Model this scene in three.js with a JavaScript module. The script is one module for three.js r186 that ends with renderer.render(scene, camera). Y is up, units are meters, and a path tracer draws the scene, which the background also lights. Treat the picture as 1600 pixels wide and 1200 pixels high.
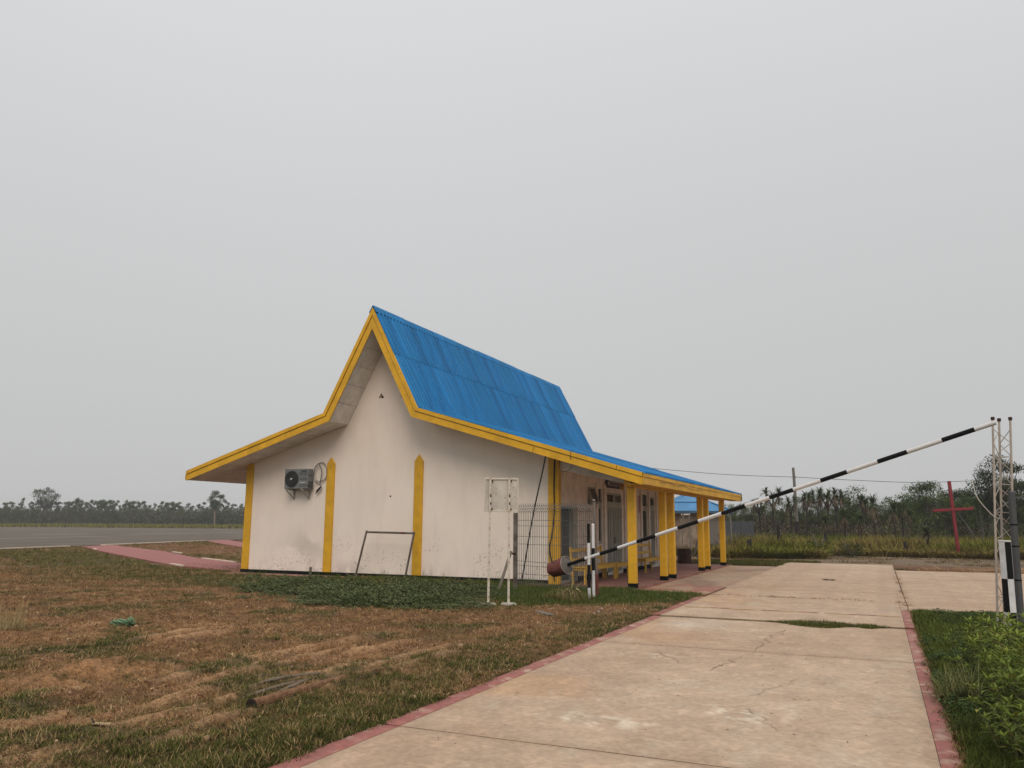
import * as THREE from 'three';
import { mergeGeometries, toCreasedNormals } from 'three/addons/utils/BufferGeometryUtils.js';
import { RoundedBoxGeometry } from 'three/addons/geometries/RoundedBoxGeometry.js';

// ───────────────────────── camera, sky, sun, exposure ─────────────────────────
// world axes follow the terminal: x along its gable wall, z along its long side, origin at the gable's far-left corner
const scene = new THREE.Scene();
const renderer = new THREE.WebGLRenderer({ antialias: true });
renderer.toneMapping = THREE.LinearToneMapping;
renderer.toneMappingExposure = 1.14;
renderer.shadowMap.enabled = true;
const EYE = new THREE.Vector3(18.787, 1.6, 20.603), YAW = THREE.MathUtils.degToRad(24.324);
const camera = new THREE.PerspectiveCamera(51.16, 4 / 3, 0.1, 2500);
camera.position.copy(EYE);
camera.rotation.set(THREE.MathUtils.degToRad(9.872), YAW, THREE.MathUtils.degToRad(0.356), 'YXZ');

{ // overcast, smoky sky: even grey, a little brighter towards the zenith
  const w = 256, h = 128, d = new Float32Array(w * h * 4);
  for (let j = 0; j < h; j++) for (let i = 0; i < w; i++) {
    const el = ((j + 0.5) / h - 0.5) * Math.PI, s = Math.max(0, Math.sin(el));
    const a = Math.pow(s, 0.8) * 0.86 + 1.65 * Math.pow(s, 4), soft = 1 + 0.012 * Math.sin(i / w * Math.PI * 4 + 1) * Math.cos(el) + 0.01 * Math.sin(i / w * Math.PI * 10 + j * 0.12) * Math.cos(el);
    const k = (j * w + i) * 4;
    d[k] = (0.458 + 0.204 * a) * soft; d[k + 1] = (0.462 + 0.212 * a) * soft; d[k + 2] = (0.458 + 0.236 * a) * soft; d[k + 3] = 1;
  }
  const t = new THREE.DataTexture(d, w, h, THREE.RGBAFormat, THREE.FloatType);
  t.mapping = THREE.EquirectangularReflectionMapping; t.magFilter = THREE.LinearFilter; t.minFilter = THREE.LinearFilter; t.wrapS = THREE.RepeatWrapping; t.needsUpdate = true;
  scene.background = t; scene.environment = t;
}
const sun = new THREE.DirectionalLight(0xffeedb, 1.35);
sun.position.set(9 + 18, 37, -2 + 34); sun.target.position.set(9, 0, -2);
sun.castShadow = true; sun.shadow.radius = 60;
sun.shadow.mapSize.set(2048, 2048);
Object.assign(sun.shadow.camera, { left: -40, right: 40, top: 40, bottom: -40, near: 1, far: 160 });
scene.add(sun, sun.target);
scene.fog = new THREE.FogExp2(0xc2c4c4, 0.0006);

// ───────────────────────── helpers ─────────────────────────
const V = (x, y, z) => new THREE.Vector3(x, y, z);
function rng(seed) { let s = seed >>> 0; return () => { s = (s + 0x6d2b79f5) | 0; let t = Math.imul(s ^ (s >>> 15), 1 | s); t = (t + Math.imul(t ^ (t >>> 7), 61 | t)) ^ t; return ((t ^ (t >>> 14)) >>> 0) / 4294967296; }; }
const hash = (x, y, s) => { let h = Math.imul(x | 0, 374761393) + Math.imul(y | 0, 668265263) + Math.imul(s | 0, 974634777); h = Math.imul(h ^ (h >>> 13), 1274126177); return ((h ^ (h >>> 16)) >>> 0) / 4294967296; };
const sm = (t) => t * t * (3 - 2 * t), clamp = (x, a = 0, b = 1) => Math.min(b, Math.max(a, x)), step = (a, b, x) => sm(clamp((x - a) / (b - a))), mix = (a, b, t) => a + (b - a) * t;
function noise(x, y, s = 0, per = 0, perY = per) {
  const x0 = Math.floor(x), y0 = Math.floor(y), u = sm(x - x0), v = sm(y - y0), m = per ? (a) => ((a % per) + per) % per : (a) => a, my = perY ? (a) => ((a % perY) + perY) % perY : (a) => a;
  return mix(mix(hash(m(x0), my(y0), s), hash(m(x0 + 1), my(y0), s), u), mix(hash(m(x0), my(y0 + 1), s), hash(m(x0 + 1), my(y0 + 1), s), u), v);
}
function fbm(x, y, o = 4, s = 0, per = 0, perY = per) { let a = 0.5, r = 0, n = 0; if (!per) { const q = 0.8 * x - 0.6 * y; y = 0.6 * x + 0.8 * y; x = q; } for (let i = 0; i < o; i++) { r += a * noise(x, y, s + i * 17, per, perY); n += a; a *= 0.5; if (per) { x *= 2; y *= 2; per *= 2; perY *= 2; } else { const q = 1.75 * x - 1.05 * y; y = 1.05 * x + 1.75 * y; x = q; } } return r / n; }
const names = new Map();
function numbered(n) { const k = names.get(n) ?? 0; names.set(n, k + 1); return k ? n + '_' + String(k).padStart(3, '0') : n; }
function shade(o) { o.castShadow = true; o.receiveShadow = true; return o; }
function tag(o, label, category, group, kind) { if (label) o.userData.label = label; if (category) o.userData.category = category; if (group) o.userData.group = group; if (kind) o.userData.kind = kind; return o; }
function thing(name, label, category, pos = [0, 0, 0], turn = 0, group) { const g = new THREE.Group(); g.name = numbered(name); g.position.set(...pos); g.rotation.y = turn; scene.add(g); return tag(g, label, category, group); }
function setting(name, geo, mat, label) { const m = shade(new THREE.Mesh(geo, mat)); m.name = numbered(name); scene.add(m); return tag(m, label, null, null, 'structure'); }
function part(parent, name, geo, mat, label) { const m = shade(new THREE.Mesh(Array.isArray(geo) ? merge(geo) : geo, mat)); m.name = name; parent.add(m); if (label) m.userData.label = label; return m; }
function solo(name, geo, mat, label, category, group, kind) { const m = shade(new THREE.Mesh(Array.isArray(geo) ? merge(geo) : geo, mat)); m.name = numbered(name); scene.add(m); return tag(m, label, category, group, kind); }
function merge(list) { return mergeGeometries(list.map((g) => { const q = g.index ? g.toNonIndexed() : g; for (const k of Object.keys(q.attributes)) if (!['position', 'normal', 'uv'].includes(k)) q.deleteAttribute(k); if (!q.attributes.uv) q.setAttribute('uv', new THREE.BufferAttribute(new Float32Array(q.attributes.position.count * 2), 2)); return q; })); }
function metreUV(g) { // uv in metres from the dominant normal
  const q = g.index ? g.toNonIndexed() : g, p = q.attributes.position, n = q.attributes.normal, uv = new Float32Array(p.count * 2);
  for (let i = 0; i < p.count; i++) {
    const ax = Math.abs(n.getX(i)), ay = Math.abs(n.getY(i)), az = Math.abs(n.getZ(i));
    if (ay >= ax && ay >= az) { uv[2 * i] = p.getX(i); uv[2 * i + 1] = p.getZ(i); } else if (ax >= az) { uv[2 * i] = p.getZ(i); uv[2 * i + 1] = p.getY(i); } else { uv[2 * i] = p.getX(i); uv[2 * i + 1] = p.getY(i); }
  }
  q.setAttribute('uv', new THREE.BufferAttribute(uv, 2)); return q;
}
function box(x0, x1, y0, y1, z0, z1, r = 0) {
  const w = Math.abs(x1 - x0), h = Math.abs(y1 - y0), d = Math.abs(z1 - z0);
  const g = r ? new RoundedBoxGeometry(w, h, d, 1, Math.min(r, w / 2.1, h / 2.1, d / 2.1)) : new THREE.BoxGeometry(w, h, d);
  g.translate((x0 + x1) / 2, (y0 + y1) / 2, (z0 + z1) / 2); return metreUV(g);
}
function bar(a, b, w, h, up = V(0, 1, 0), r = 0) { // box from a to b, w across, h along up; uv.x runs along it
  const d = b.clone().sub(a), L = d.length(), g0 = r ? new RoundedBoxGeometry(L, h, w, 1, r) : new THREE.BoxGeometry(L, h, w), g = metreUV(g0), x = d.normalize(), z = V().crossVectors(x, up).normalize(), y = V().crossVectors(z, x);
  return g.applyMatrix4(new THREE.Matrix4().makeBasis(x, y, z).setPosition(a.clone().add(b).multiplyScalar(0.5)));
}
function rod(a, b, r0, r1 = r0, seg = 8) { const d = b.clone().sub(a), L = d.length(), g = new THREE.CylinderGeometry(r1, r0, L, seg, 1); g.applyQuaternion(new THREE.Quaternion().setFromUnitVectors(V(0, 1, 0), d.normalize())); return g.translate((a.x + b.x) / 2, (a.y + b.y) / 2, (a.z + b.z) / 2); }
function tube(pts, r, n = 24, seg = 6) { return new THREE.TubeGeometry(new THREE.CatmullRomCurve3(pts.map((p) => V(...p))), n, r, seg); }
function extrude(pts, depth, holes = [], curve = 6) { const s = new THREE.Shape(pts.map((p) => new THREE.Vector2(...p))); for (const h of holes) s.holes.push(h instanceof THREE.Path ? h : new THREE.Path(h.map((p) => new THREE.Vector2(...p)))); return new THREE.ExtrudeGeometry(s, { depth, bevelEnabled: false, curveSegments: curve }); }

// ───────────────────────── textures and materials ─────────────────────────
function dataTex(n, f, srgb = true) {
  const d = new Uint8Array(n * n * 4);
  for (let j = 0; j < n; j++) for (let i = 0; i < n; i++) { const c = f(i / n, j / n), k = (j * n + i) * 4; for (let q = 0; q < 3; q++) d[k + q] = clamp(Array.isArray(c) ? c[q] : c) * 255; d[k + 3] = 255; }
  return finish(new THREE.DataTexture(d, n, n), srgb);
}
function finish(t, srgb) { t.wrapS = t.wrapT = THREE.RepeatWrapping; t.magFilter = THREE.LinearFilter; t.minFilter = THREE.LinearMipmapLinearFilter; if (srgb) t.colorSpace = THREE.SRGBColorSpace; t.needsUpdate = true; return t; }
const rep = (t, x, y = x) => { const c = t.clone(); c.repeat.set(x, y); c.needsUpdate = true; return c; };
const mottle = dataTex(512, (u, v) => 0.80 + 0.2 * fbm(u * 6, v * 6, 5, 3, 6) + 0.05 * (fbm(u * 60, v * 60, 2, 8, 60) - 0.5));
const grain = dataTex(512, (u, v) => 0.74 + 0.26 * fbm(u * 4, v * 48, 4, 21, 4) + 0.05 * (hash(u * 512, v * 512, 2) - 0.5));
const grainBump = dataTex(512, (u, v) => fbm(u * 4, v * 64, 4, 21, 4), false);
const fineBump = dataTex(512, (u, v) => fbm(u * 40, v * 40, 4, 31, 40), false);
const concreteMap = dataTex(1024, (u, v) => {
  let c = 0.87 + 0.13 * (fbm(u * 9, v * 9, 5, 41, 9) - 0.5) + 0.16 * (fbm(u * 70, v * 70, 3, 44, 70) - 0.5) + 0.05 * (hash(u * 1024, v * 1024, 4) - 0.5);
  const pit = noise(u * 110, v * 110, 49, 110); if (pit > 0.94) c -= 0.25 * (pit - 0.94) / 0.06;
  const pale = fbm(u * 22, v * 22, 3, 46, 22); c += 0.05 * step(0.62, 0.75, pale);
  return [c, c * 0.995, c * 0.985];
});
const roofMap = dataTex(512, (u, v) => { const c = 0.80 + 0.22 * fbm(u * 48, v * 3, 3, 51, 48, 3) + 0.10 * (fbm(u * 7, v * 7, 4, 53, 7) - 0.5) - 0.12 * step(0.62, 0.75, fbm(u * 64, v * 2, 2, 55, 64, 2)); return [c * 0.97, c, c * 1.0]; });
const rustMap = dataTex(256, (u, v) => { const n = fbm(u * 8, v * 8, 5, 61, 8); return [0.55 + 0.45 * n, 0.45 + 0.5 * n, 0.4 + 0.5 * n]; });
const rustSoft = dataTex(256, (u, v) => { const n = fbm(u * 8, v * 8, 5, 63, 8), k = step(0.66, 0.76, n); return tint3([0.95, 0.94, 0.92], [0.66, 0.5, 0.4], k * 0.45).map((q) => q * (0.85 + 0.2 * fbm(u * 30, v * 30, 2, 64, 30))); });
function tint3(a, b, t) { return [mix(a[0], b[0], t), mix(a[1], b[1], t), mix(a[2], b[2], t)]; }
const rustSplash = dataTex(256, (u, v) => { const n = fbm(u * 6, v * 6, 5, 66, 6), k = step(0.5, 0.62, n), f = 0.75 + 0.3 * fbm(u * 40, v * 40, 2, 67, 40); return [0.95 * f, mix(0.95, 0.75, k) * f, mix(0.95, 0.6, k) * f].map((q) => q * (1 - 0.35 * step(0.58, 0.7, fbm(u * 9, v * 9, 4, 68, 9)))); });
function strokes(n, base, cols, count, len, wid, seed, lie) { // tileable straw litter
  const c = document.createElement('canvas'); c.width = c.height = n; const g = c.getContext('2d'), R = rng(seed);
  g.fillStyle = base; g.fillRect(0, 0, n, n); g.lineCap = 'round';
  for (let i = 0; i < count; i++) {
    const x = R() * n, y = R() * n, a = R() * Math.PI * 2, L = len * (0.4 + R()), k = (R() - 0.5) * 0.8;
    g.strokeStyle = cols[Math.floor(R() * cols.length)]; g.lineWidth = wid * (0.5 + R()); g.globalAlpha = 0.35 + 0.5 * R();
    for (const ox of [-n, 0, n]) for (const oy of [-n, 0, n]) {
      const X = x + ox, Y = y + oy; if (X < -L || Y < -L || X > n + L || Y > n + L) continue;
      g.beginPath(); g.moveTo(X, Y); g.quadraticCurveTo(X + Math.cos(a + k) * L / 2, Y + Math.sin(a + k) * L / 2, X + Math.cos(a) * L, Y + Math.sin(a) * L); g.stroke();
    }
  }
  return c;
}
const strawCanvas = strokes(1024, '#b3a99c', ['#e8dcc8', '#d5c6ae', '#8d8072', '#6c6055', '#ffffff', '#a3978a', '#c9b9a2'], 15000, 24, 2.4, 5);
const strawMap = finish(new THREE.CanvasTexture(strawCanvas), true), strawBump = finish(new THREE.CanvasTexture(strawCanvas), false);
function mat(c, rough = 0.8, o = {}) { const m = new THREE.MeshPhysicalMaterial({ roughness: rough, ...o }); m.color.setRGB(...c); return m; }
const paintMap = rep(mottle, 0.9);
const M = {
  yellow: mat([0.82, 0.455, 0.012], 0.55, { map: rep(mottle, 0.7), bumpMap: rep(fineBump, 0.7), bumpScale: 0.0015 }),
  yellowDull: mat([0.72, 0.40, 0.018], 0.6, { map: rep(mottle, 0.9), bumpMap: rep(fineBump, 0.9), bumpScale: 0.002 }),
  yellowWall: mat([0.78, 0.43, 0.011], 0.6, { map: paintMap }),
  bench: mat([0.72, 0.43, 0.05], 0.6, { map: rep(grain, 0.8) }),
  white: mat([0.80, 0.74, 0.665], 0.85, { map: paintMap, bumpMap: rep(fineBump, 1.5), bumpScale: 0.002 }),
  porchWall: mat([0.84, 0.745, 0.66], 0.85, { map: paintMap, bumpMap: rep(fineBump, 1.5), bumpScale: 0.002 }),
  soffit: mat([0.88, 0.82, 0.755], 0.85, { map: paintMap }),
  trim: mat([0.80, 0.77, 0.70], 0.6, { map: paintMap }),
  black: mat([0.007, 0.007, 0.0075], 0.85, { map: paintMap, specularIntensity: 0.2 }),
  dark: mat([0.02, 0.02, 0.02], 0.9),
  gloss: mat([0.80, 0.80, 0.80], 0.42, { map: rep(mottle, 1.6) }),
  glossBlack: mat([0.006, 0.0065, 0.007], 0.6, { specularIntensity: 0.3, map: rep(mottle, 1.6) }),
  galv: mat([0.30, 0.31, 0.31], 0.55, { metalness: 0.4, map: rep(rustMap, 1) }),
  pipe: mat([0.20, 0.195, 0.185], 0.7, { map: rep(rustMap, 1.2) }),
  darkPipe: mat([0.075, 0.08, 0.083], 0.6, { map: rep(mottle, 2) }),
  wire: mat([0.10, 0.10, 0.097], 0.6),
  cable: mat([0.012, 0.012, 0.012], 0.6), paleCable: mat([0.55, 0.52, 0.46], 0.7),
  rust: mat([0.085, 0.04, 0.028], 0.85, { map: rep(rustMap, 2), bumpMap: rep(fineBump, 1), bumpScale: 0.004 }),
  redBucket: mat([0.22, 0.062, 0.048], 0.8, { map: rep(rustSplash, 2), bumpMap: rep(fineBump, 1), bumpScale: 0.004 }),
  cement: mat([0.40, 0.37, 0.335], 0.95, { map: rep(concreteMap, 1.5), bumpMap: rep(fineBump, 2), bumpScale: 0.01 }),
  crossRed: mat([0.23, 0.008, 0.020], 0.6, { map: rep(mottle, 1) }),
  wood: mat([0.24, 0.20, 0.16], 0.9, { map: rep(grain, 1), bumpMap: rep(grainBump, 1), bumpScale: 0.004 }),
  greyWood: mat([0.20, 0.185, 0.165], 0.9, { map: rep(grain, 0.5) }),
  glass: mat([0.018, 0.022, 0.018], 0.08, { specularIntensity: 0.8 }),
  curtain: mat([0.06, 0.045, 0.03], 0.3),
  doorPaint: mat([0.30, 0.31, 0.27], 0.6, { map: paintMap }),
  frameGrey: mat([0.40, 0.39, 0.34], 0.6, { map: paintMap }),
  acBody: mat([0.20, 0.215, 0.22], 0.5, { map: rep(mottle, 2) }),
  acDark: mat([0.055, 0.06, 0.063], 0.55),
};
const roofBlues = [[0.011, 0.215, 0.53], [0.009, 0.195, 0.485], [0.016, 0.24, 0.57], [0.010, 0.20, 0.47]].map((c, i) => mat(c, 0.6, { map: rep(roofMap, 0.31 + 0.03 * i, 0.27), specularIntensity: 0.4 }));

// ───────────────────────── paved areas and lie of the land ─────────────────────────
// [x0, x1, z0, z1]
const PAVED = [[14.98, 19.2, 1.4, 40], [13.2, 19.2, -17, 1.15], [19.2, 40, -12.6, 3.03], [10.7, 13.2, -13.6, 0.45], [-0.4, 4.4, 0, 0.75], [0, 10.85, -13, 0]];
const rectD = (x, z, r) => { const dx = Math.max(r[0] - x, x - r[1]), dz = Math.max(r[2] - z, z - r[3]); return dx > 0 && dz > 0 ? Math.hypot(dx, dz) : Math.max(dx, dz); };
const pavedD = (x, z) => { let d = 1e9; for (const r of PAVED) d = Math.min(d, rectD(x, z, r)); return d; };
function polyD(P, x, z) { let d = 1e9, inside = false; for (let i = 0, j = P.length - 1; i < P.length; j = i++) { const [ax, az] = P[i], [bx, bz] = P[j], t = clamp(((x - ax) * (bx - ax) + (z - az) * (bz - az)) / ((bx - ax) ** 2 + (bz - az) ** 2)); d = Math.min(d, Math.hypot(x - ax - t * (bx - ax), z - az - t * (bz - az))); if ((az > z) !== (bz > z) && x < (bx - ax) * (z - az) / (bz - az) + ax) inside = !inside; } return inside ? -d : d; }
const GABLE_GREEN = [[-2.5, 1.2], [-0.4, 2.2], [3.9, 4.7], [7.0, 6.5], [9.2, 7.3], [10.5, 7.75], [11.2, 6.7], [10.7, 4.6], [10.3, 2.2], [10.3, 0.2], [-0.5, 0.6]];
const LAWN_LEFT = [[-26, -10], [-19, -10.3], [-5, -2.2], [-1, -0.6], [-0.3, 1.0], [4.5, 1.2], [5.2, 4.8], [3.0, 5.0], [-0.5, 4.6], [-4, 3.4], [-10, 0.5], [-18, -3], [-26, -6]];
const GATE_GREEN = [[10.4, 2.0], [10.9, 0.6], [13.2, 0.55], [14.9, 1.0], [15.0, 3.3], [14.3, 4.4], [13.6, 5.3], [12.3, 6.0], [11.2, 5.2]];
const PATH_A = [[-28.2, -18.4], [-17.2, -12.4], [-8.4, -6.5], [-3.4, -3.8], [-0.05, -1.9], [-0.05, 0.0], [-0.4, 0.0], [-1.8, -0.7], [-4.9, -1.8], [-12, -6.0], [-18.9, -10.1], [-27.2, -15.4]];
const PATH_B = [[-34.5, -35.6], [-21.2, -24.6], [-10, -15.2], [-10, -13.6], [-22, -22.8], [-28, -27.4], [-33.6, -32.2]];
const lines = (v, c, w) => Math.exp(-(((v - c) / w) ** 2));
function land(x, z) { // what grows and how high the ground lies
  const dc = Math.hypot(x - EYE.x, z - EYE.z), wob = (fbm(x * 0.9, z * 0.9, 3, 71) - 0.5) * 1.6, wobF = (fbm(x * 3.1, z * 3.1, 2, 75) - 0.5);
  const pd = pavedD(x, z);
  let green = 0, tall = 0;
  const gg = step(0.6, -0.7, polyD(GABLE_GREEN, x, z) + wob * 0.9 + wobF * 0.9) * mix(0.45, 1, Math.max(step(1.5, 5.5, x), step(2.2, 0.8, z) * 0.7)) * (0.45 + 0.5 * step(0.3, 0.6, fbm(x * 1.3, z * 1.3, 3, 73)));
  const ll = step(1.0, -1.2, polyD(LAWN_LEFT, x, z) + wob * 1.2) * 0.92;
  const ge = step(0.5, -0.6, polyD(GATE_GREEN, x, z) + wob * 0.6 + wobF * 0.5);
  const verge = x < 15.1 && z > 4.5 ? step(1.45 + 0.25 * step(9, 14, z), 0.0, (15.0 - x) + wob * 0.9 + wobF * 0.5 - 0.4 * step(11, 15, z)) * (0.35 + 0.65 * step(0.40, 0.60, fbm(x * 0.8 + 4, z * 0.45, 3, 81))) : 0;
  const right = x > 19.1 && z > 2.5 ? step(0, 0.2, x - 19.15) : 0;
  const patch = step(0.60, 0.70, fbm(x * 1.15 + 9, z * 1.15 - 3, 3, 91) + 0.06 * wobF) * 0.85;
  green = Math.max(gg, ll, ge, verge, right, x < 15 ? patch : 0);
  tall = Math.max(gg * 0.9, ge * 0.8, right * 0.75, verge * 0.45, patch * 0.4, ll * 0.4);
  // wheel ruts, a dug hole with its spoil, small lumps
  const drift = 0.25 * (fbm(z * 0.22, 3.3, 2, 95) - 0.5);
  const run = step(9.5, 12, z) * step(-2, 2, 20 - z);
  let rut = 0; for (const [c, w] of [[9.55, 0.10], [9.95, 0.12], [12.15, 0.13], [12.55, 0.09], [12.9, 0.10], [13.32, 0.08], [13.55, 0.08], [13.86, 0.07]]) rut += lines(x + drift, c, w) * step(0.3, 0.6, fbm(z * 0.5 + c * 7, c, 2, 99));
  rut *= run;
  const hole = Math.exp(-(((x - 11.45) / 0.45) ** 2 + ((z - 14.35) / 0.62) ** 2)), spoil = Math.exp(-(((x - 10.95) / 0.35) ** 2 + ((z - 14.2) / 0.75) ** 2)), spoil2 = Math.exp(-(((x - 11.9) / 0.25) ** 2 + ((z - 14.9) / 0.7) ** 2));
  const near = step(60, 15, dc);
  let y = near * (0.06 * (fbm(x * 0.7, z * 0.7, 3, 101) - 0.55) + 0.05 * (fbm(x * 3.3, z * 3.3, 3, 105) - 0.5)) + 0.06 * rut + (0.035 * fbm(x * 6, z * 3, 3, 107) - 0.018) * near * (0.35 + run) - 0.15 * hole + 0.11 * spoil + 0.08 * spoil2 + 0.10 * (hole + spoil + spoil2) * (fbm(x * 5, z * 5, 3, 109) - 0.5) + 0.02 * near;
  y = Math.max(y, -0.17);
  if (x < -1 || z < -16) y = Math.min(y, 0) - 0.004 - 0.03 * step(-1, -4, x);
  y = mix(-0.08, y, step(-0.02, 0.14, pd));
  return { green, tall, rut, bare: clamp(hole + spoil * 0.8 + spoil2 * 0.7), y, pd, gg, ll, ge, verge, right, patch, dc };
}
const groundY = (x, z) => land(x, z).y;
const tint = (a, b, t) => [mix(a[0], b[0], t), mix(a[1], b[1], t), mix(a[2], b[2], t)];
function landColor(x, z, L) {
  const n = fbm(x * 0.55, z * 0.55, 4, 111), m = fbm(x * 2.4, z * 2.4, 3, 115);
  let c = tint([0.20, 0.10, 0.05], [0.41, 0.25, 0.135], clamp((n - 0.30) * 2.1));
  c = tint(c, [0.13, 0.085, 0.045], step(0.48, 0.66, m) * 0.7); c = tint(c, [0.52, 0.35, 0.195], step(0.58, 0.75, fbm(x * 3.2, z * 1.6, 3, 117)) * 0.6);
  c = tint(c, [0.60, 0.43, 0.275], clamp(L.rut * 1.0));
  c = tint(c, tint([0.50, 0.32, 0.18], [0.30, 0.17, 0.085], step(0.4, 0.6, m)), L.bare * 0.8);
  const g = tint([0.10, 0.10, 0.035], [0.055, 0.075, 0.028], m);
  c = tint(c, g, L.green * 0.85);
  // further off: the airfield's far grass, the field to the right, dirt round the hut
  const field = step(-21, -27, z) * step(-14, 2, x);
  c = tint(c, tint([0.15, 0.135, 0.04], [0.22, 0.15, 0.07], n), field);
  const west = step(-5, -16, x) * (1 - field);
  c = tint(c, tint([0.24, 0.125, 0.07], [0.15, 0.115, 0.05], step(0.35, 0.65, n)), west * 0.75);
  const road = step(14, 16.5, x) * step(-16.2, -17, z) * step(-28.5, -27, z);
  c = tint(c, tint([0.27, 0.215, 0.16], [0.21, 0.185, 0.155], n), road * step(0.25, 0.6, 1 - Math.abs(z + 21) / 9 + 0.3 * (m - 0.5)));
  return c;
}
{ // ground: one sheet to the horizon, fine near the viewer
  const axis = (a, b, s, lo, hi) => { const out = []; for (let x = a; x <= b + 1e-6; x += s) out.push(x); let x = a, d = s; while (x > lo) { d *= 1.13; x -= d; out.unshift(x); } x = out[out.length - 1]; d = s; while (x < hi) { d *= 1.13; x += d; out.push(x); } return out; };
  const X = axis(1, 22.5, 0.075, -900, 900), Z = axis(-1, 17, 0.075, -900, 300), nx = X.length, nz = Z.length;
  const p = new Float32Array(nx * nz * 3), c = new Float32Array(nx * nz * 3), uv = new Float32Array(nx * nz * 2), idx = [];
  for (let j = 0; j < nz; j++) for (let i = 0; i < nx; i++) {
    const k = j * nx + i, L = land(X[i], Z[j]); p.set([X[i], L.y, Z[j]], k * 3); uv.set([X[i] / 1.9, Z[j] / 1.9], k * 2); c.set(landColor(X[i], Z[j], L).map((q, n) => q * [1.36, 1.27, 1.14][n]), k * 3);
    if (i && j) idx.push(k - nx - 1, k - 1, k, k - nx - 1, k, k - nx);
  }
  const g = new THREE.BufferGeometry(); g.setAttribute('position', new THREE.BufferAttribute(p, 3)); g.setAttribute('color', new THREE.BufferAttribute(c, 3)); g.setAttribute('uv', new THREE.BufferAttribute(uv, 2)); g.setIndex(idx); g.computeVertexNormals();
  setting('ground', g, new THREE.MeshStandardMaterial({ vertexColors: true, map: strawMap, bumpMap: strawBump, bumpScale: 0.02, roughness: 1 }), 'dry brown grassland with green patches around the terminal');
}
function slabGeo(x0, x1, z0, z1, colour, cell = 0.12, y = 0, thick = 0.12, rough = 0.004) { // a paved slab: closed box, its top a fine grid with stains as vertex colour
  const nx = Math.max(1, Math.round((x1 - x0) / cell)), nz = Math.max(1, Math.round((z1 - z0) / cell)), p = [], c = [], uv = [], idx = [];
  for (let j = 0; j <= nz; j++) for (let i = 0; i <= nx; i++) {
    const x = mix(x0, x1, i / nx), z = mix(z0, z1, j / nz), e = Math.min(x - x0, x1 - x, z - z0, z1 - z);
    p.push(x, y + rough * (fbm(x * 2, z * 2, 2, 131) - 1) - (e < 1e-6 ? 0.006 : 0), z); c.push(...colour(x, z, e)); uv.push(x / 2.6, z / 2.6);
    if (i && j) { const k = j * (nx + 1) + i; idx.push(k - nx - 2, k - 1, k, k - nx - 2, k, k - nx - 1); }
  }
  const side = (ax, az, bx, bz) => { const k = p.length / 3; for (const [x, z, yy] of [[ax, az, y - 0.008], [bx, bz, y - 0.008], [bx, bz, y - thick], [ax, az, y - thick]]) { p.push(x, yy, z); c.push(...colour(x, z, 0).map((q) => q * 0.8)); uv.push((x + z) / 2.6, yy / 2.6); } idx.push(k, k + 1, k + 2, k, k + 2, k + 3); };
  side(x0, z1, x1, z1); side(x1, z1, x1, z0); side(x1, z0, x0, z0); side(x0, z0, x0, z1);
  const g = new THREE.BufferGeometry(); g.setAttribute('position', new THREE.Float32BufferAttribute(p, 3)); g.setAttribute('color', new THREE.Float32BufferAttribute(c, 3)); g.setAttribute('uv', new THREE.Float32BufferAttribute(uv, 2)); g.setIndex(idx); g.computeVertexNormals(); return g;
}
const slabMat = new THREE.MeshStandardMaterial({ vertexColors: true, map: concreteMap, bumpMap: rep(concreteMap, 1), bumpScale: 0.004, roughness: 0.93 });
const conc = (x, z, e) => {
  const n = fbm(x * 0.5 + 3, z * 0.28, 4, 141), m = fbm(x * 1.6, z * 1.5, 4, 145), s = fbm(x * 5, z * 2.2, 3, 149);
  let c = tint([0.50, 0.375, 0.275], [0.58, 0.46, 0.355], clamp((n - 0.25) * 2));
  c = tint(c, [0.43, 0.315, 0.23], step(0.5, 0.75, m) * 0.4);
  c = tint(c, [0.52, 0.33, 0.18], step(0.52, 0.72, fbm(x * 0.7 - 5, z * 0.6 + 8, 3, 153)) * 0.5 * step(17.5, 15.5, x));  // ochre soil washed over the edge
  c = tint(c, [0.62, 0.54, 0.44], step(0.62, 0.78, s) * 0.45 * step(0.42, 0.6, n));
  c = tint(c, [0.66, 0.59, 0.50], 0.75 * Math.exp(-(((x - 15.9) / 0.5) ** 2 + ((z - 7.1) / 0.8) ** 2)) * (0.5 + s));
  c = tint(c, [0.80, 0.73, 0.62], 1.0 * step(0.54, 0.66, fbm(x * 12, z * 9, 3, 155)) * 1.1 * (Math.exp(-(((x - 17.6) / 0.3) ** 2 + ((z - 13.1) / 0.35) ** 2)) + Math.exp(-(((x - 16.55) / 0.45) ** 2 + ((z - 13.9) / 0.2) ** 2)) + 0.6 * Math.exp(-(((x - 16.1) / 0.45) ** 2 + ((z - 10.4) / 0.25) ** 2))));
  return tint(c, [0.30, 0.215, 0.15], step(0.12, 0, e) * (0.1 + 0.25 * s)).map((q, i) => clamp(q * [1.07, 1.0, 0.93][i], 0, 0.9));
};
const worn = (x, z, e) => { const n = fbm(x * 9, z * 9, 4, 161), big = fbm(x * 1.1, z * 0.7, 3, 163); return tint([0.34, 0.125, 0.105], tint([0.40, 0.21, 0.17], [0.52, 0.40, 0.30], step(0.6, 0.75, n)), clamp(step(0.45, 0.75, n) * 0.65 + step(0.55, 0.7, big) * 0.3)).map((q) => q * 1.15); };
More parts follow.
